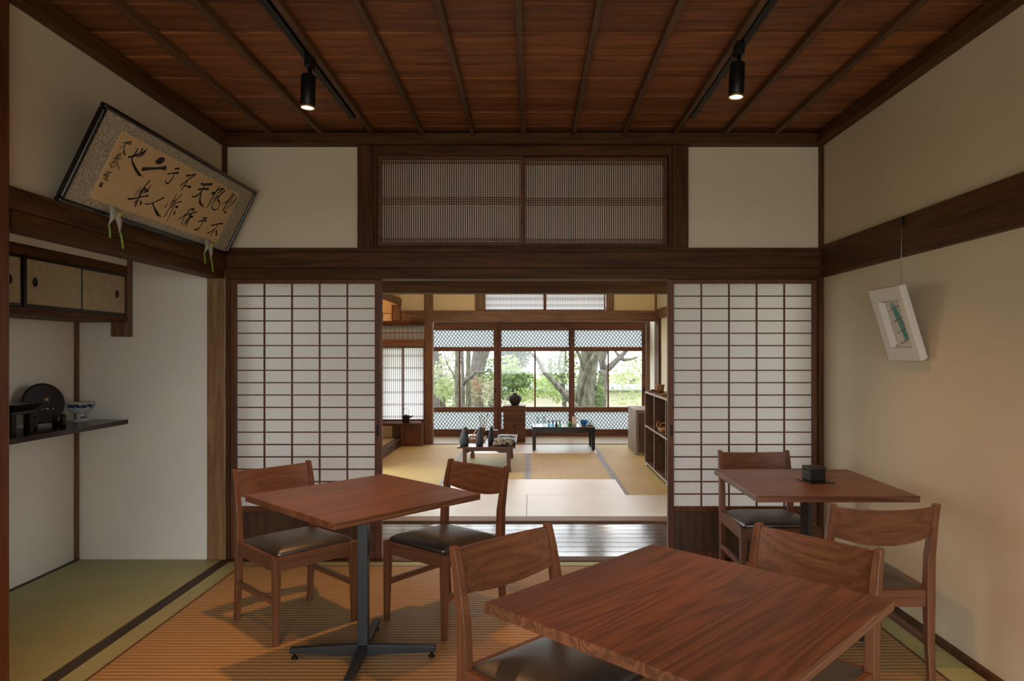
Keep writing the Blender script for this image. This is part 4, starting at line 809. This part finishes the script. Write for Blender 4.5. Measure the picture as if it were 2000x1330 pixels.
def cloth(x, y, w, d, h, m, lab, bulge=0.02):
    nx, ny = 14, 10; vs = []; fs = []
    for i in range(nx + 1):
        for j in range(ny + 1):
            u, v = i / nx * 2 - 1, j / ny * 2 - 1
            e = (1 - abs(u) ** 5) * (1 - abs(v) ** 5)
            vs.append((u * w / 2, v * d / 2, h * (0.35 + 0.65 * e ** 0.5) + bulge * 0.15 * math.sin(5 * u + 3 * v)))
    n0 = len(vs)
    for i in range(nx + 1):
        for j in range(ny + 1): u, v = i / nx * 2 - 1, j / ny * 2 - 1; vs.append((u * w / 2 * 0.97, v * d / 2 * 0.97, 0.0))
    q_ = lambda i, j: i * (ny + 1) + j
    for i in range(nx):
        for j in range(ny):
            fs.append((q_(i, j), q_(i + 1, j), q_(i + 1, j + 1), q_(i, j + 1))); fs.append(tuple(n0 + k for k in (q_(i, j), q_(i, j + 1), q_(i + 1, j + 1), q_(i + 1, j))))
    for i in range(nx):
        for j in (0, ny): a, b2 = q_(i, j), q_(i + 1, j); fs.append((a, b2, n0 + b2, n0 + a))
    for j in range(ny):
        for i in (0, nx): a, b2 = q_(i, j), q_(i, j + 1); fs.append((a, b2, n0 + b2, n0 + a))
    o = MB().add(vs, fs, True).build('folded_cloth', m); o.location = (x, y, TT); tag(o, lab, 'cloth', 'folded cloths on the low table')
q = NT('floral_cloth'); n_ = q.new('ShaderNodeTexNoise'); n_.inputs['Scale'].default_value = 24; n_.inputs['Detail'].default_value = 4; q.link(q.coords(), n_.inputs[0])
q.link(q.ramp(n_.outputs[0], [(0.52, (0.010, 0.012, 0.018, 1)), (0.57, (0.40, 0.33, 0.22, 1)), (0.64, (0.02, 0.02, 0.025, 1)), (0.75, (0.35, 0.28, 0.2, 1))]), q.b.inputs['Base Color']); q.set(Roughness=0.6)
navy = plain('black_cloth', (0.014, 0.015, 0.02, 1), 0.5)
cloth(-0.285, 7.53, 0.255, 0.17, 0.070, q.m, 'folded black cloth with pale flowers, frontmost of the cloths on the low table')
cloth(-0.275, 7.76, 0.21, 0.20, 0.052, navy, 'folded black cloth behind the flowered one on the low table')
cloth(-0.275, 8.03, 0.20, 0.22, 0.050, navy, 'folded black cloth at the back of the low table')
t = thing('brush_pot', 'dark brush pot on the low table, brushes standing in it', 'pot', (-0.575, 8.30, TT))
MB().lathe([(0, 0), (0.030, 0), (0.031, 0.006), (0.029, 0.105), (0.024, 0.105), (0.022, 0.02), (0, 0.018)], 20).build('pot_body', red_x, t)
bam = plain('bamboo', (0.42, 0.30, 0.16, 1), 0.5); bris = plain('bristle', (0.05, 0.035, 0.025, 1), 0.8)
for k, (dx, dy, h, up) in enumerate(((-0.030, 0.0, 0.20, 1), (-0.012, 0.012, 0.215, 0), (0.012, 0.0, 0.19, 1), (0.042, 0.0, 0.22, 1))):
    b = thing('writing_brush', ['writing brush tipped outward on the kettle side of the pot', 'tallest upright writing brush in the pot', 'shortest writing brush in the pot', 'writing brush in the pot with a dark tip, slanting toward the jar'][k], 'brush', (-0.575 + dx * 0.3, 8.30 + dy * 0.3, TT + 0.022), 0, 'writing brushes in the pot')
    p1 = Vector((dx, dy, h)); MB().tube([(0, 0, 0), p1], 0.0042, 8).build('brush_handle', bam if k % 2 else red_x, b)
    MB().tube([p1, p1 * 1.08, p1 * 1.16], [0.0045, 0.006, 0.001], 8).build('bristle_tip', bris, b)
t = thing('stationery_tray', 'flat reddish wooden tray between the dark ornaments', 'tray', (-0.62, 7.98, TT))
MB().box(-0.10, 0.10, -0.17, 0.17, 0, 0.008).box(-0.10, -0.092, -0.17, 0.17, 0.008, 0.03).box(0.092, 0.10, -0.17, 0.17, 0.008, 0.03).box(-0.092, 0.092, -0.17, -0.162, 0.008, 0.03).box(-0.092, 0.092, 0.162, 0.17, 0.008, 0.03).build('tray_body', wood('tray_timber', (0.16, 0.055, 0.02, 1), (0.30, 0.12, 0.05, 1), 'y', 0.35), t, 0.002)
for k, (a, c) in enumerate((((-0.07, -0.10, 0.012), (-0.02, 0.12, 0.10)), ((-0.045, -0.12, 0.012), (0.015, 0.10, 0.085)))):
    o = MB().tube([a, c], 0.006, 8).build('pale_stick', plain('pale_stick_wood', (0.62, 0.54, 0.42, 1), 0.5)); o.location = (-0.62, 7.98, TT + 0.004)
    tag(o, ['upper of two pale sticks leaning over the reddish tray', 'lower of two pale sticks leaning over the reddish tray'][k], 'stick', 'pale sticks on the tray')
t = thing('brown_case', 'dark brown case standing at the back of the low table', 'box', (-0.52, 8.42, TT))
MB().box(-0.12, 0.12, -0.05, 0.05, 0, 0.052).build('case_body', red_x, t, 0.003); MB().box(-0.122, 0.122, -0.052, 0.052, 0.052, 0.066).build('case_lid', red_x, t, 0.003)

# ------------------------------------------------------------------ low black table with glassware
t = thing('low_table', 'low black lacquer table with glassware in front of the windows', 'low table', (0.44, 9.28, 0.0015))
ebony = plain('ebony_lacquer', (0.012, 0.010, 0.009, 1), 0.18)
MB().box(-0.415, 0.415, -0.235, 0.235, 0.288, 0.312).build('table_top', ebony, t, 0.006)
for sy in (-1, 1): MB().prism([(-0.38, 0.288), (-0.38, 0.245), (-0.25, 0.232), (0.25, 0.232), (0.38, 0.245), (0.38, 0.288)], sy * 0.20 - 0.01, sy * 0.20 + 0.01, 'y').build('apron', ebony, t)
for sx in (-1, 1):
    MB().box(sx * 0.37 - 0.01, sx * 0.37 + 0.01, -0.19, 0.19, 0.240, 0.288).build('side_rail', ebony, t)
    for sy in (-1, 1):
        MB().prism([(sx * 0.417, 0.290), (sx * 0.424, 0.262), (sx * 0.413, 0.225), (sx * 0.412, 0.02), (sx * 0.406, 0.0), (sx * 0.376, 0.0), (sx * 0.368, 0.02), (sx * 0.366, 0.235), (sx * 0.352, 0.262), (sx * 0.352, 0.290)], sy * 0.205 - 0.022, sy * 0.205 + 0.022, 'y').build('leg', ebony, t, 0.004)
GT = 0.3137
cg = clear_glass('clear_glassware', (0.90, 0.93, 0.94, 1)); bg = clear_glass('blue_glassware', (0.35, 0.58, 0.72, 1)); gg = clear_glass('green_glassware', (0.35, 0.62, 0.32, 1)); dk = plain('dark_stopper', (0.03, 0.04, 0.05, 1), 0.3)
for k, (x, y, r, h) in enumerate(((0.100, 9.22, 0.030, 0.115), (0.185, 9.26, 0.034, 0.125))):
    o = MB().lathe([(0, 0), (r * 0.8, 0), (r * 0.82, 0.004), (r, h), (r - 0.003, h), (r * 0.75, 0.012), (0, 0.010)], 24).build('drinking_glass', cg); o.location = (x, y, GT)
    tag(o, ['clear drinking glass at the end of the black table, beside the tall pedestal', 'clear drinking glass next to the small blue bottles'][k], 'glass', 'clear glasses on the black table')
for k, (x, m) in enumerate(((0.246, bg), (0.300, bg), (0.347, dk), (0.392, gg))):
    b = thing('glass_bottle', ['blue based small bottle closest to the drinking glasses', 'bright blue small bottle second from the drinking glasses', 'dark small bottle third from the drinking glasses', 'greenish small bottle closest to the round dish'][k], 'bottle', (x, 9.15 + 0.02 * (k % 2), GT), 0, 'small bottles on the black table')
    MB().lathe([(0, 0), (0.020, 0), (0.022, 0.006), (0.019, 0.022), (0.010, 0.042), (0.007, 0.050), (0, 0.050)], 18).build('bottle_body', m, b)
    MB().lathe([(0.007, 0.050), (0.010, 0.054), (0.008, 0.070), (0.003, 0.084), (0, 0.086)], 14).build('stopper', dk, b)
t = thing('glass_dish', 'round green tinted glass dish in the middle of the black table', 'dish', (0.545, 9.24, GT))
MB().lathe([(0, 0), (0.05, 0), (0.06, 0.004), (0.092, 0.022), (0.089, 0.023), (0.055, 0.009), (0, 0.007)], 32).build('dish_body', clear_glass('dish_glass', (0.78, 0.88, 0.78, 1)), t)
o = MB().lathe([(0, 0), (0.016, 0.002), (0.024, 0.016), (0.018, 0.034), (0.006, 0.044), (0, 0.045)], 18).build('green_ornament', plain('green_glaze', (0.10, 0.30, 0.10, 1), 0.3)); o.location = (0.53, 9.235, GT + 0.0075)
tag(o, 'small green ornament sitting in the round glass dish', 'ornament')
o = MB().hexa([(-0.03, 0, 0), (0.03, 0, 0), (0.03, 0.004, 0), (-0.03, 0.004, 0)], [(-0.03, 0.035, 0.10), (0.03, 0.035, 0.10), (0.03, 0.039, 0.10), (-0.03, 0.039, 0.10)]).build('price_card', white_paint); o.location = (0.60, 9.40, GT)
tag(o, 'small white card leaning behind the round glass dish', 'card')
for k, (x, y, r, m) in enumerate(((0.715, 9.20, 0.052, bg), (0.800, 9.24, 0.042, cg))):
    b = thing('glass_bowl', ['blue tinted glass bowl on a brown foot', 'clear glass bowl on a brown foot at the table end by the grey cabinet'][k], 'bowl', (x, y, GT), 0, 'glass bowls on the black table')
    MB().lathe([(0, 0), (r * 0.6, 0), (r * 0.55, 0.012), (0, 0.012)], 20).build('bowl_foot', mid_x, b)
    MB().lathe([(0, 0.0125), (r * 0.6, 0.014), (r, 0.05), (r * 0.96, 0.078), (r * 0.92, 0.078), (r * 0.95, 0.05), (r * 0.55, 0.018), (0, 0.017)], 26).build('bowl_body', m, b)

# ------------------------------------------------------------------ pedestal with jar, grey cabinet, open shelf unit
t = thing('pedestal_box', 'tall dark wooden box pedestal in front of the middle window', 'pedestal', (-0.232, 10.05, 0.0005))
MB().box(-0.158, 0.158, -0.19, 0.17, 0.0, 0.512).build('box_body', beam_x, t, 0.003)
MB().box(-0.162, 0.162, -0.194, 0.174, 0.512, 0.527).build('box_top', beam_x, t, 0.002)
MB().box(-0.158, 0.158, -0.1915, -0.19, 0.325, 0.329).build('front_seam', lacq_black, t)
m = MB().lathe([(0, 0), (0.020, 0), (0.020, 0.002), (0, 0.002)], 16).xform(Matrix.Translation((0.0, -0.191, 0.235)) @ Matrix.Rotation(PI / 2, 4, 'X')); m.build('hand_hole', lacq_black, t)
t = thing('round_jar', 'squat round dark jar with a short neck on the pedestal', 'jar', (-0.225, 10.03, 0.528))
MB().lathe([(0, 0), (0.050, 0), (0.056, 0.008), (0.088, 0.060), (0.099, 0.098), (0.094, 0.128), (0.070, 0.148), (0.040, 0.155), (0.036, 0.160), (0.038, 0.174), (0.032, 0.174), (0.030, 0.155), (0, 0.10)], 36).build('jar_body', plain('dark_stoneware', (0.022, 0.016, 0.011, 1), 0.6), t)
t = thing('grey_cabinet', 'weathered grey wooden chest between shelf unit and garden window', 'cabinet', (1.555, 9.02, 0.0015))
gw = wood('weathered_boards', (0.16, 0.11, 0.075, 1), (0.34, 0.26, 0.19, 1), 'z', 0.6)
MB().box(-0.222, 0.205, -0.345, 0.345, 0, 0.552).build('cabinet_body', gw, t, 0.003); MB().box(-0.226, 0.205, -0.35, 0.35, 0.552, 0.567).build('cabinet_top', gw, t, 0.002)
MB().box(-0.19, 0.19, -0.349, -0.3445, 0.03, 0.53).build('front_panel', wood('shaded_front', (0.05, 0.026, 0.014, 1), (0.12, 0.065, 0.035, 1), 'z', 0.5), t)  # front coloured darker to stand in for the side away from the window
t = thing('shelf_unit', 'open brown shelf unit with six square compartments beside the pale wall', 'shelf unit', (1.52, 6.95, 0.0015))
sm = wood('shelf_unit_board', (0.07, 0.030, 0.014, 1), (0.16, 0.075, 0.036, 1), 'y', 0.4); em = plain('shelf_edge', (0.34, 0.30, 0.27, 1), 0.4)
for z in (0.035, 0.450, 0.832): 
    s_ = MB().box(-0.20, 0.20, -0.945, 0.945, z, z + 0.018).build('shelf_board', sm, t)
    MB().box(-0.204, -0.2005, -0.945, 0.945, z, z + 0.018).build('edge_band', em, s_)
for yv in (0.936, 0.36, -0.27, -0.936):
    s_ = MB().box(-0.20, 0.20, yv - 0.009, yv + 0.009, 0.053, 0.45).box(-0.20, 0.20, yv - 0.009, yv + 0.009, 0.468, 0.832).build('upright_board', sm, t)
    MB().box(-0.204, -0.2005, yv - 0.009, yv + 0.009, 0.053, 0.45).box(-0.204, -0.2005, yv - 0.009, yv + 0.009, 0.468, 0.832).build('edge_band', em, s_)
MB().box(0.188, 0.20, -0.925, 0.925, 0.053, 0.832).build('back_panel', sm, t)
for sx in (-0.185, 0.185):
    for yv in (0.92, -0.27, -0.92): MB().lathe([(0, 0), (0.016, 0), (0.016, 0.012), (0.008, 0.016), (0.008, 0.036)], 14, (sx, yv, 0)).build('metal_foot', plain('chrome', (0.6, 0.6, 0.6, 1), 0.2, 0.9), t)
wick = ribbed('wicker', (0.20, 0.085, 0.025, 1), (0.48, 0.24, 0.08, 1), 'x', 0.012, 0.6, 0.003, 0.6)
t = thing('woven_basket', 'woven basket with looped rim in the upper shelf compartment', 'basket', (1.385, 7.10, 0.4705))
MB().lathe([(0, 0), (0.045, 0), (0.066, 0.03), (0.070, 0.055), (0.066, 0.055), (0.060, 0.03), (0, 0.008)], 24).build('basket_body', wick, t)
for k in range(3):
    a0 = k * 2 * PI / 3 + 0.4; c = Vector((0.060 * math.cos(a0), 0.060 * math.sin(a0), 0.055)); tv = Vector((-math.sin(a0), math.cos(a0), 0))
    MB().tube([c + tv * 0.048 * math.cos(a) + Vector((0, 0, 0.052 * math.sin(a))) for a in [PI * j / 10 for j in range(11)]], 0.007, 8).build('rim_loop', wick, t)
t = thing('wooden_plate', 'flat reddish wooden plate beside the looped basket', 'plate', (1.375, 6.86, 0.4705))
MB().lathe([(0, 0), (0.05, 0), (0.075, 0.012), (0.072, 0.014), (0.05, 0.005), (0, 0.004)], 26).build('plate_body', mid_x, t)
t = thing('bamboo_cup', 'slatted bamboo cup-shaped basket on top of the shelf unit', 'basket', (1.435, 7.60, 0.8518))
k = MB()
for i in range(20):
    a = 2 * PI * i / 20; ca, sa = math.cos(a), math.sin(a); k.tube([(0.034 * ca, 0.034 * sa, 0.003), (0.044 * ca, 0.044 * sa, 0.085)], 0.0048, 6)
k.lathe([(0, 0), (0.034, 0), (0.035, 0.008), (0, 0.008)], 20).build('slat_wall', wick, t)
MB().lathe([(0.040, 0.076), (0.050, 0.076), (0.051, 0.090), (0.041, 0.090)], 26).build('rim_band', wick, t)
t = thing('wooden_tray', 'reddish tray with a small dark bowl at the far end of the shelf top', 'tray', (1.395, 7.78, 0.8518))
MB().lathe([(0, 0), (0.055, 0), (0.066, 0.012), (0.063, 0.014), (0.052, 0.005), (0, 0.004)], 24).build('tray_body', wood('tray_red', (0.22, 0.07, 0.025, 1), (0.36, 0.14, 0.05, 1), 'y', 0.35), t)
o = MB().lathe([(0, 0), (0.014, 0), (0.025, 0.022), (0.022, 0.022), (0, 0.006)], 18).build('small_bowl', lacq_brown); o.location = (1.39, 7.785, 0.8562)
tag(o, 'tiny dark bowl on the reddish tray of the shelf top', 'bowl')
t = thing('wooden_dish', 'pale orange dish on the shelf top beside the bamboo basket', 'dish', (1.40, 7.10, 0.8518))
MB().lathe([(0, 0), (0.04, 0), (0.062, 0.015), (0.059, 0.017), (0.04, 0.005), (0, 0.004)], 24).build('dish_body', wick, t)

# ------------------------------------------------------------------ garden
def at(u, v, y): return Vector(((u - CX) * y / F, y, EYE - (v - CY) * y / F))
q = NT('mossy_ground'); n_ = q.new('ShaderNodeTexNoise'); n_.inputs['Scale'].default_value = 3; n_.inputs['Detail'].default_value = 6; q.link(q.coords((1, 1, 1), False), n_.inputs[0])
q.link(q.ramp(n_.outputs[0], [(0.35, (0.10, 0.085, 0.05, 1)), (0.6, (0.16, 0.19, 0.07, 1))]), q.b.inputs['Base Color']); q.set(Roughness=0.95)
struct('ground', MB().box(-40, 40, -40, 60, -0.75, -0.60), q.m, 'mossy garden ground outside', 'ground')
struct('ground.001', MB().box(-12, 12, -14, -1.9, -0.60, -0.55), plain('bounce_ground', (0.62, 0.61, 0.58, 1), 0.95), 'added pale ground behind the viewpoint, bouncing daylight indoors', 'ground')  # added reflector that throws low daylight into the tea room
def barkmat(name, c1, c2):
    q = NT(name); n = q.new('ShaderNodeTexNoise'); n.inputs['Scale'].default_value = 9; n.inputs['Detail'].default_value = 8; q.link(q.coords((3, 3, 0.8)), n.inputs[0])
    q.link(q.ramp(n.outputs[0], [(0.35, c1), (0.65, c2)]), q.b.inputs['Base Color']); q.set(Roughness=0.95); q.bump(n.outputs[0], 0.8, 0.03); return q.m
bark = barkmat('mossy_bark', (0.045, 0.040, 0.026, 1), (0.135, 0.130, 0.090, 1)); bark2 = barkmat('grey_bark', (0.05, 0.043, 0.037, 1), (0.13, 0.115, 0.098, 1))
gl = [leafmat('leaves_mid', [(0.060, 0.096, 0.035, 1), (0.134, 0.200, 0.073, 1), (0.224, 0.285, 0.115, 1)]),
      leafmat('leaves_fresh', [(0.182, 0.266, 0.079, 1), (0.289, 0.374, 0.131, 1), (0.390, 0.439, 0.209, 1)]),
      leafmat('leaves_dark', [(0.035, 0.059, 0.033, 1), (0.066, 0.098, 0.055, 1), (0.114, 0.150, 0.096, 1)]),
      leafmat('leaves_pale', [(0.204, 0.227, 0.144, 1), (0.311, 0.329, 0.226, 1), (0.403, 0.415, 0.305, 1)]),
      leafmat('leaves_rust', [(0.211, 0.107, 0.060, 1), (0.301, 0.193, 0.109, 1), (0.186, 0.198, 0.114, 1)])]
def leaves(blobs, size, m, parent, seed, name='foliage', loc=Vector((0, 0, 0))):
    Rn = random.Random(seed); b = MB(); b.keep = 1
    for c, rad, n in blobs:
        for _ in range(n):
            while True:
                d = Vector((Rn.uniform(-1, 1), Rn.uniform(-1, 1), Rn.uniform(-1, 1)))
                if d.length < 1: break
            p = Vector(c) + Vector((d.x * rad[0], d.y * rad[1], d.z * rad[2])) - loc
            s = size * Rn.uniform(0.6, 1.3)
            a = Vector((Rn.gauss(0, 1), Rn.gauss(0, 1), Rn.gauss(-0.3, 0.7))).normalized(); w = a.orthogonal().normalized()
            w = (w * math.cos(t0) + a.cross(w) * math.sin(t0)) if (t0 := Rn.uniform(0, 6.28)) else w
            nrm = a.cross(w)
            b.add([p - a * s, p + w * s * 0.33 + nrm * s * 0.08, p + a * s, p - w * s * 0.33 + nrm * s * 0.08], [(0, 1, 2), (0, 2, 3)])
    o = b.build(name, m, parent); return o
def tree(name, lab, base, branches, m, fol=(), cat='tree', group='trees in the garden'):
    t = thing(name, lab, cat, base, 0, group); bv = Vector(base)
    for i, (pts, rad) in enumerate(branches):
        MB().tube([Vector(p) - bv for p in pts], rad, 12).build('trunk' if i == 0 else 'branch', m, t)
    for i, (bl, s, lm) in enumerate(fol): leaves(bl, s, lm, t, hash(lab) % 1 + 31 * i + len(lab), 'foliage', bv)
    return t
G = -0.6
def gpt(u, y): return Vector(((u - CX) * y / F, y, G))
# thick mossy trunk seen through the window nearest the shelf unit
Y = 14.0
tr = [gpt(1140, Y), at(1141, 800, Y), at(1143, 770, Y), at(1147, 735, Y), at(1151, 705, Y), at(1155, 680, Y), at(1160, 620, Y), at(1165, 500, Y)]
tree('garden_tree', 'thick mossy trunk close outside the window by the shelf unit', tuple(tr[0]),
     [(tr, [0.36, 0.25, 0.205, 0.185, 0.19, 0.215, 0.23, 0.2]),
      ([gpt(1122, Y - .1), at(1124, 790, Y - .15), at(1130, 760, Y - .2), at(1140, 735, Y - .22), at(1147, 712, Y - .22), at(1160, 692, Y - .22), at(1172, 690, Y)], [0.12, 0.085, 0.05, 0.035, 0.03, 0.03, 0.02]),
      ([at(1143, 726, Y - .21), at(1134, 702, Y - .22), at(1127, 684, Y - .22), at(1120, 650, Y - .2)], [0.03, 0.035, 0.035, 0.03])], bark,
     [([(at(1170, 765, Y), (0.12, 0.15, 0.45), 190), (at(1121, 735, Y + .4), (0.12, 0.2, 0.5), 150)], 0.05, gl[0])])
Y = 15.5
tree('garden_tree', 'forked grey tree beside the thick mossy trunk', tuple(gpt(1170, Y)),
     [([gpt(1168, Y), at(1171, 795, Y), at(1174, 765, Y), at(1178, 735, Y), at(1180, 722, Y)], [0.26, 0.155, 0.13, 0.10, 0.10]),
      ([at(1180, 724, Y), at(1176, 705, Y), at(1180, 688, Y), at(1182, 660, Y), at(1180, 600, Y)], [0.095, 0.08, 0.075, 0.07, 0.06]),
      ([at(1180, 724, Y), at(1190, 718, Y), at(1200, 708, Y), at(1211, 698, Y), at(1222, 686, Y), at(1240, 660, Y)], [0.085, 0.075, 0.07, 0.06, 0.045, 0.04]),
      ([at(1211, 698, Y), at(1220, 703, Y), at(1232, 702, Y), at(1246, 697, Y)], [0.06, 0.045, 0.03, 0.02]),
      ([at(1210, 697, Y), at(1204, 689, Y), at(1198, 680, Y)], [0.04, 0.03, 0.025])], bark2,
     [([(at(1243, 712, Y), (0.30, 0.5, 0.32), 260), (at(1216, 738, Y), (0.42, 0.5, 0.18), 120), (at(1245, 765, Y), (0.35, 0.5, 0.4), 150), (at(1215, 772, Y - .4), (0.4, 0.3, 0.25), 110)], 0.045, gl[1])])
Y = 13.0
tree('garden_tree', 'dark bare trunk leaning across the middle window', tuple(gpt(1150, Y)),
     [([gpt(1152, Y), at(1128, 800, Y), at(1110, 778, Y), at(1092, 758, Y), at(1077, 741, Y), at(1062, 726, Y), at(1054, 708, Y), at(1046, 698, Y), at(1033, 686, Y), at(1020, 660, Y), at(1000, 600, Y)], [0.10, 0.07, 0.055, 0.052, 0.048, 0.042, 0.040, 0.037, 0.034, 0.032, 0.03]),
      ([at(1078, 741, Y), at(1088, 744, Y), at(1098, 752, Y)], [0.015, 0.012, 0.008]),
      ([at(1108, 776, Y), at(1104, 786, Y), at(1106, 800, Y)], [0.02, 0.018, 0.016])], bark2,
     [([(at(1062, 757, Y + 1), (0.26, 0.4, 0.22), 210), (at(1088, 772, Y + 1.2), (0.2, 0.4, 0.16), 130)], 0.05, gl[1])])
Y = 16.0
tree('garden_tree', 'slender light-leaved tree behind the leaning trunk', tuple(gpt(1102, Y)),
     [([gpt(1104, Y), at(1101, 770, Y), at(1099, 740, Y), at(1103, 715, Y), at(1104, 686, Y), at(1106, 640, Y)], [0.06, 0.045, 0.04, 0.035, 0.03, 0.025]),
      ([at(1099, 742, Y), at(1091, 715, Y), at(1096, 690, Y), at(1098, 660, Y)], [0.03, 0.028, 0.024, 0.02])], bark2,
     [([(at(1085, 720, Y), (0.42, 0.6, 0.36), 420), (at(1105, 715, Y), (0.2, 0.5, 0.5), 180), (at(1075, 755, Y), (0.4, 0.5, 0.3), 300)], 0.055, gl[0])])
Y = 15.0
tree('garden_shrub', 'leafy green shrub behind the round jar', tuple(gpt(1005, Y)),
     [([gpt(1008, Y), at(1006, 790, Y), at(1000, 740, Y), at(995, 710, Y)], [0.05, 0.04, 0.03, 0.015]), ([at(1006, 790, Y), at(1018, 760, Y), at(1022, 730, Y)], [0.03, 0.025, 0.015])], bark2,
     [([(at(1004, 738, Y), (0.40, 0.5, 0.30), 520), (at(1024, 748, Y), (0.28, 0.5, 0.24), 300), (at(985, 755, Y), (0.2, 0.5, 0.35), 260)], 0.06, gl[0]),
      ([(at(995, 715, Y - .3), (0.26, 0.3, 0.28), 120), (at(1025, 772, Y - .5), (0.32, 0.4, 0.16), 170)], 0.06, gl[1])], 'shrub', 'shrubs in the garden')
Y = 21.0
tree('garden_tree', 'dark evergreen crown above the round jar shrub', tuple(gpt(1003, Y)),
     [([gpt(1003, Y), at(1003, 740, Y), at(1004, 690, Y), at(1004, 600, Y)], [0.2, 0.16, 0.12, 0.08])], bark2,
     [([(at(1003, 690, Y), (0.55, 0.8, 0.55), 900), (at(990, 715, Y), (0.4, 0.8, 0.5), 400)], 0.09, gl[2])])
Y = 15.0
for u, r, lab in ((894, 0.062, 'straight slim trunk just beside the first window bar'), (915, 0.052, 'mossy slim trunk in front of the huge far trunk')):
    tree('garden_tree', lab, tuple(gpt(u, Y)), [([gpt(u, Y), at(u, 790, Y), at(u - 1, 740, Y), at(u, 700, Y), at(u, 640, Y), at(u + 2, 560, Y)], [r * 1.25, r * 1.1, r, r * 0.95, r * 0.9, r * 0.8])] +
         ([([at(893, 752, Y), at(884, 728, Y), at(874, 712, Y), at(866, 686, Y)], [0.02, 0.016, 0.014, 0.01])] if u == 894 else []), bark)
Y = 14.2
tree('garden_tree', 'crooked low branch tree between the two slim trunks', tuple(gpt(904, Y)),
     [([gpt(904, Y), at(904, 780, Y), at(904, 750, Y), at(903, 700, Y), at(902, 640, Y)], [0.055, 0.045, 0.04, 0.032, 0.028]),
      ([at(904, 752, Y), at(911, 740, Y), at(922, 735, Y), at(928, 727, Y), at(938, 728, Y), at(950, 725, Y), at(962, 721, Y)], [0.045, 0.042, 0.04, 0.034, 0.03, 0.025, 0.015])], bark2,
     [([(at(958, 708, Y), (0.10, 0.3, 0.14), 60), (at(950, 735, Y), (0.2, 0.3, 0.14), 110)], 0.045, gl[0])])
Y = 19.0
tree('garden_tree', 'huge grey trunk far behind the crooked branch', tuple(gpt(930, Y)),
     [([gpt(926, Y), at(928, 780, Y), at(931, 730, Y), at(937, 700, Y), at(942, 680, Y), at(950, 620, Y)], [0.34, 0.24, 0.2, 0.22, 0.25, 0.25])], bark2)
Y = 16.5
tree('garden_shrub', 'reddish brown leaved shrub under the crooked branch', tuple(gpt(938, Y)), [([gpt(938, Y), at(938, 790, Y), at(940, 750, Y)], [0.04, 0.03, 0.015])], bark2,
     [([(at(938, 760, Y), (0.34, 0.4, 0.36), 420)], 0.05, gl[4]), ([(at(955, 765, Y - .5), (0.2, 0.4, 0.42), 260), (at(918, 772, Y - .3), (0.2, 0.3, 0.3), 160)], 0.05, gl[3])], 'shrub', 'shrubs in the garden')
tree('garden_shrub', 'pale yellowish shrub beside the brown post', tuple(gpt(868, Y)), [([gpt(868, Y), at(868, 790, Y), at(866, 740, Y)], [0.04, 0.03, 0.015])], bark2,
     [([(at(866, 742, Y), (0.36, 0.5, 0.52), 620), (at(880, 770, Y), (0.3, 0.4, 0.3), 260)], 0.055, gl[3]), ([(at(872, 757, Y - .4), (0.3, 0.3, 0.28), 200)], 0.05, gl[1])], 'shrub', 'shrubs in the garden')
tree('garden_tree', 'grey rough trunk at the very edge beside the brown post', tuple(gpt(849, 18)), [([gpt(849, 18), at(849, 780, 18), at(849, 700, 18), at(848, 600, 18)], [0.15, 0.12, 0.11, 0.1])], bark2)
# tall grass under the slim trunks: blades nobody could count
Rn = random.Random(5); b = MB(); b.keep = 1
for _ in range(900):
    x = Rn.uniform(-2.6, -1.75); y = Rn.uniform(13.2, 14.6); h = Rn.uniform(0.4, 0.75); dx = Rn.gauss(0, 0.08)
    b.add([(x - 0.012, y, G), (x + 0.012, y, G), (x + dx, y + Rn.gauss(0, 0.05), G + h)], [(0, 1, 2)])
tag(b.build('tall_grass', gl[1]), 'bright green tall grass under the slim trunks', 'grass', None, 'stuff')
# garden wall with a tiled cap, and trees beyond it, most with leaves paled to suggest haze
t = thing('garden_boundary', 'low plastered garden wall with grey tiled cap beyond the trees', 'garden wall', (0, 19.0, G))
MB().box(-0.9, 9, -0.12, 0.12, 0, 0.86).build('wall_face', plaster('garden_plaster', (0.42, 0.39, 0.30, 1)), t)
c = MB().prism([(-0.30, 0.86), (0.30, 0.86), (0.27, 0.90), (0.05, 1.02), (-0.05, 1.02), (-0.27, 0.90)], -0.9, 9, 'x'); c.build('tile_cap', plain('grey_tiles', (0.16, 0.16, 0.165, 1), 0.6), t)
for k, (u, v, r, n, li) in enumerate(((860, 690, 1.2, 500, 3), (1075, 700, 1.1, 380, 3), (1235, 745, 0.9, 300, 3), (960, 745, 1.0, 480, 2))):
    y = 24.0
    tree('garden_tree', ['hazy pale tree far behind the yellowish shrub', 'hazy pale tree far behind the leaning trunk', 'hazy pale bush over the tiled wall cap', 'dull green tree far behind the window stiles'][k], tuple(gpt(u, y)),
         [([gpt(u, y), at(u, 740, y), at(u, v, y)], [0.14, 0.1, 0.05])], bark2, [([(at(u, v, y), (r, 1.0, r * 0.75), n)], 0.10, gl[li])])
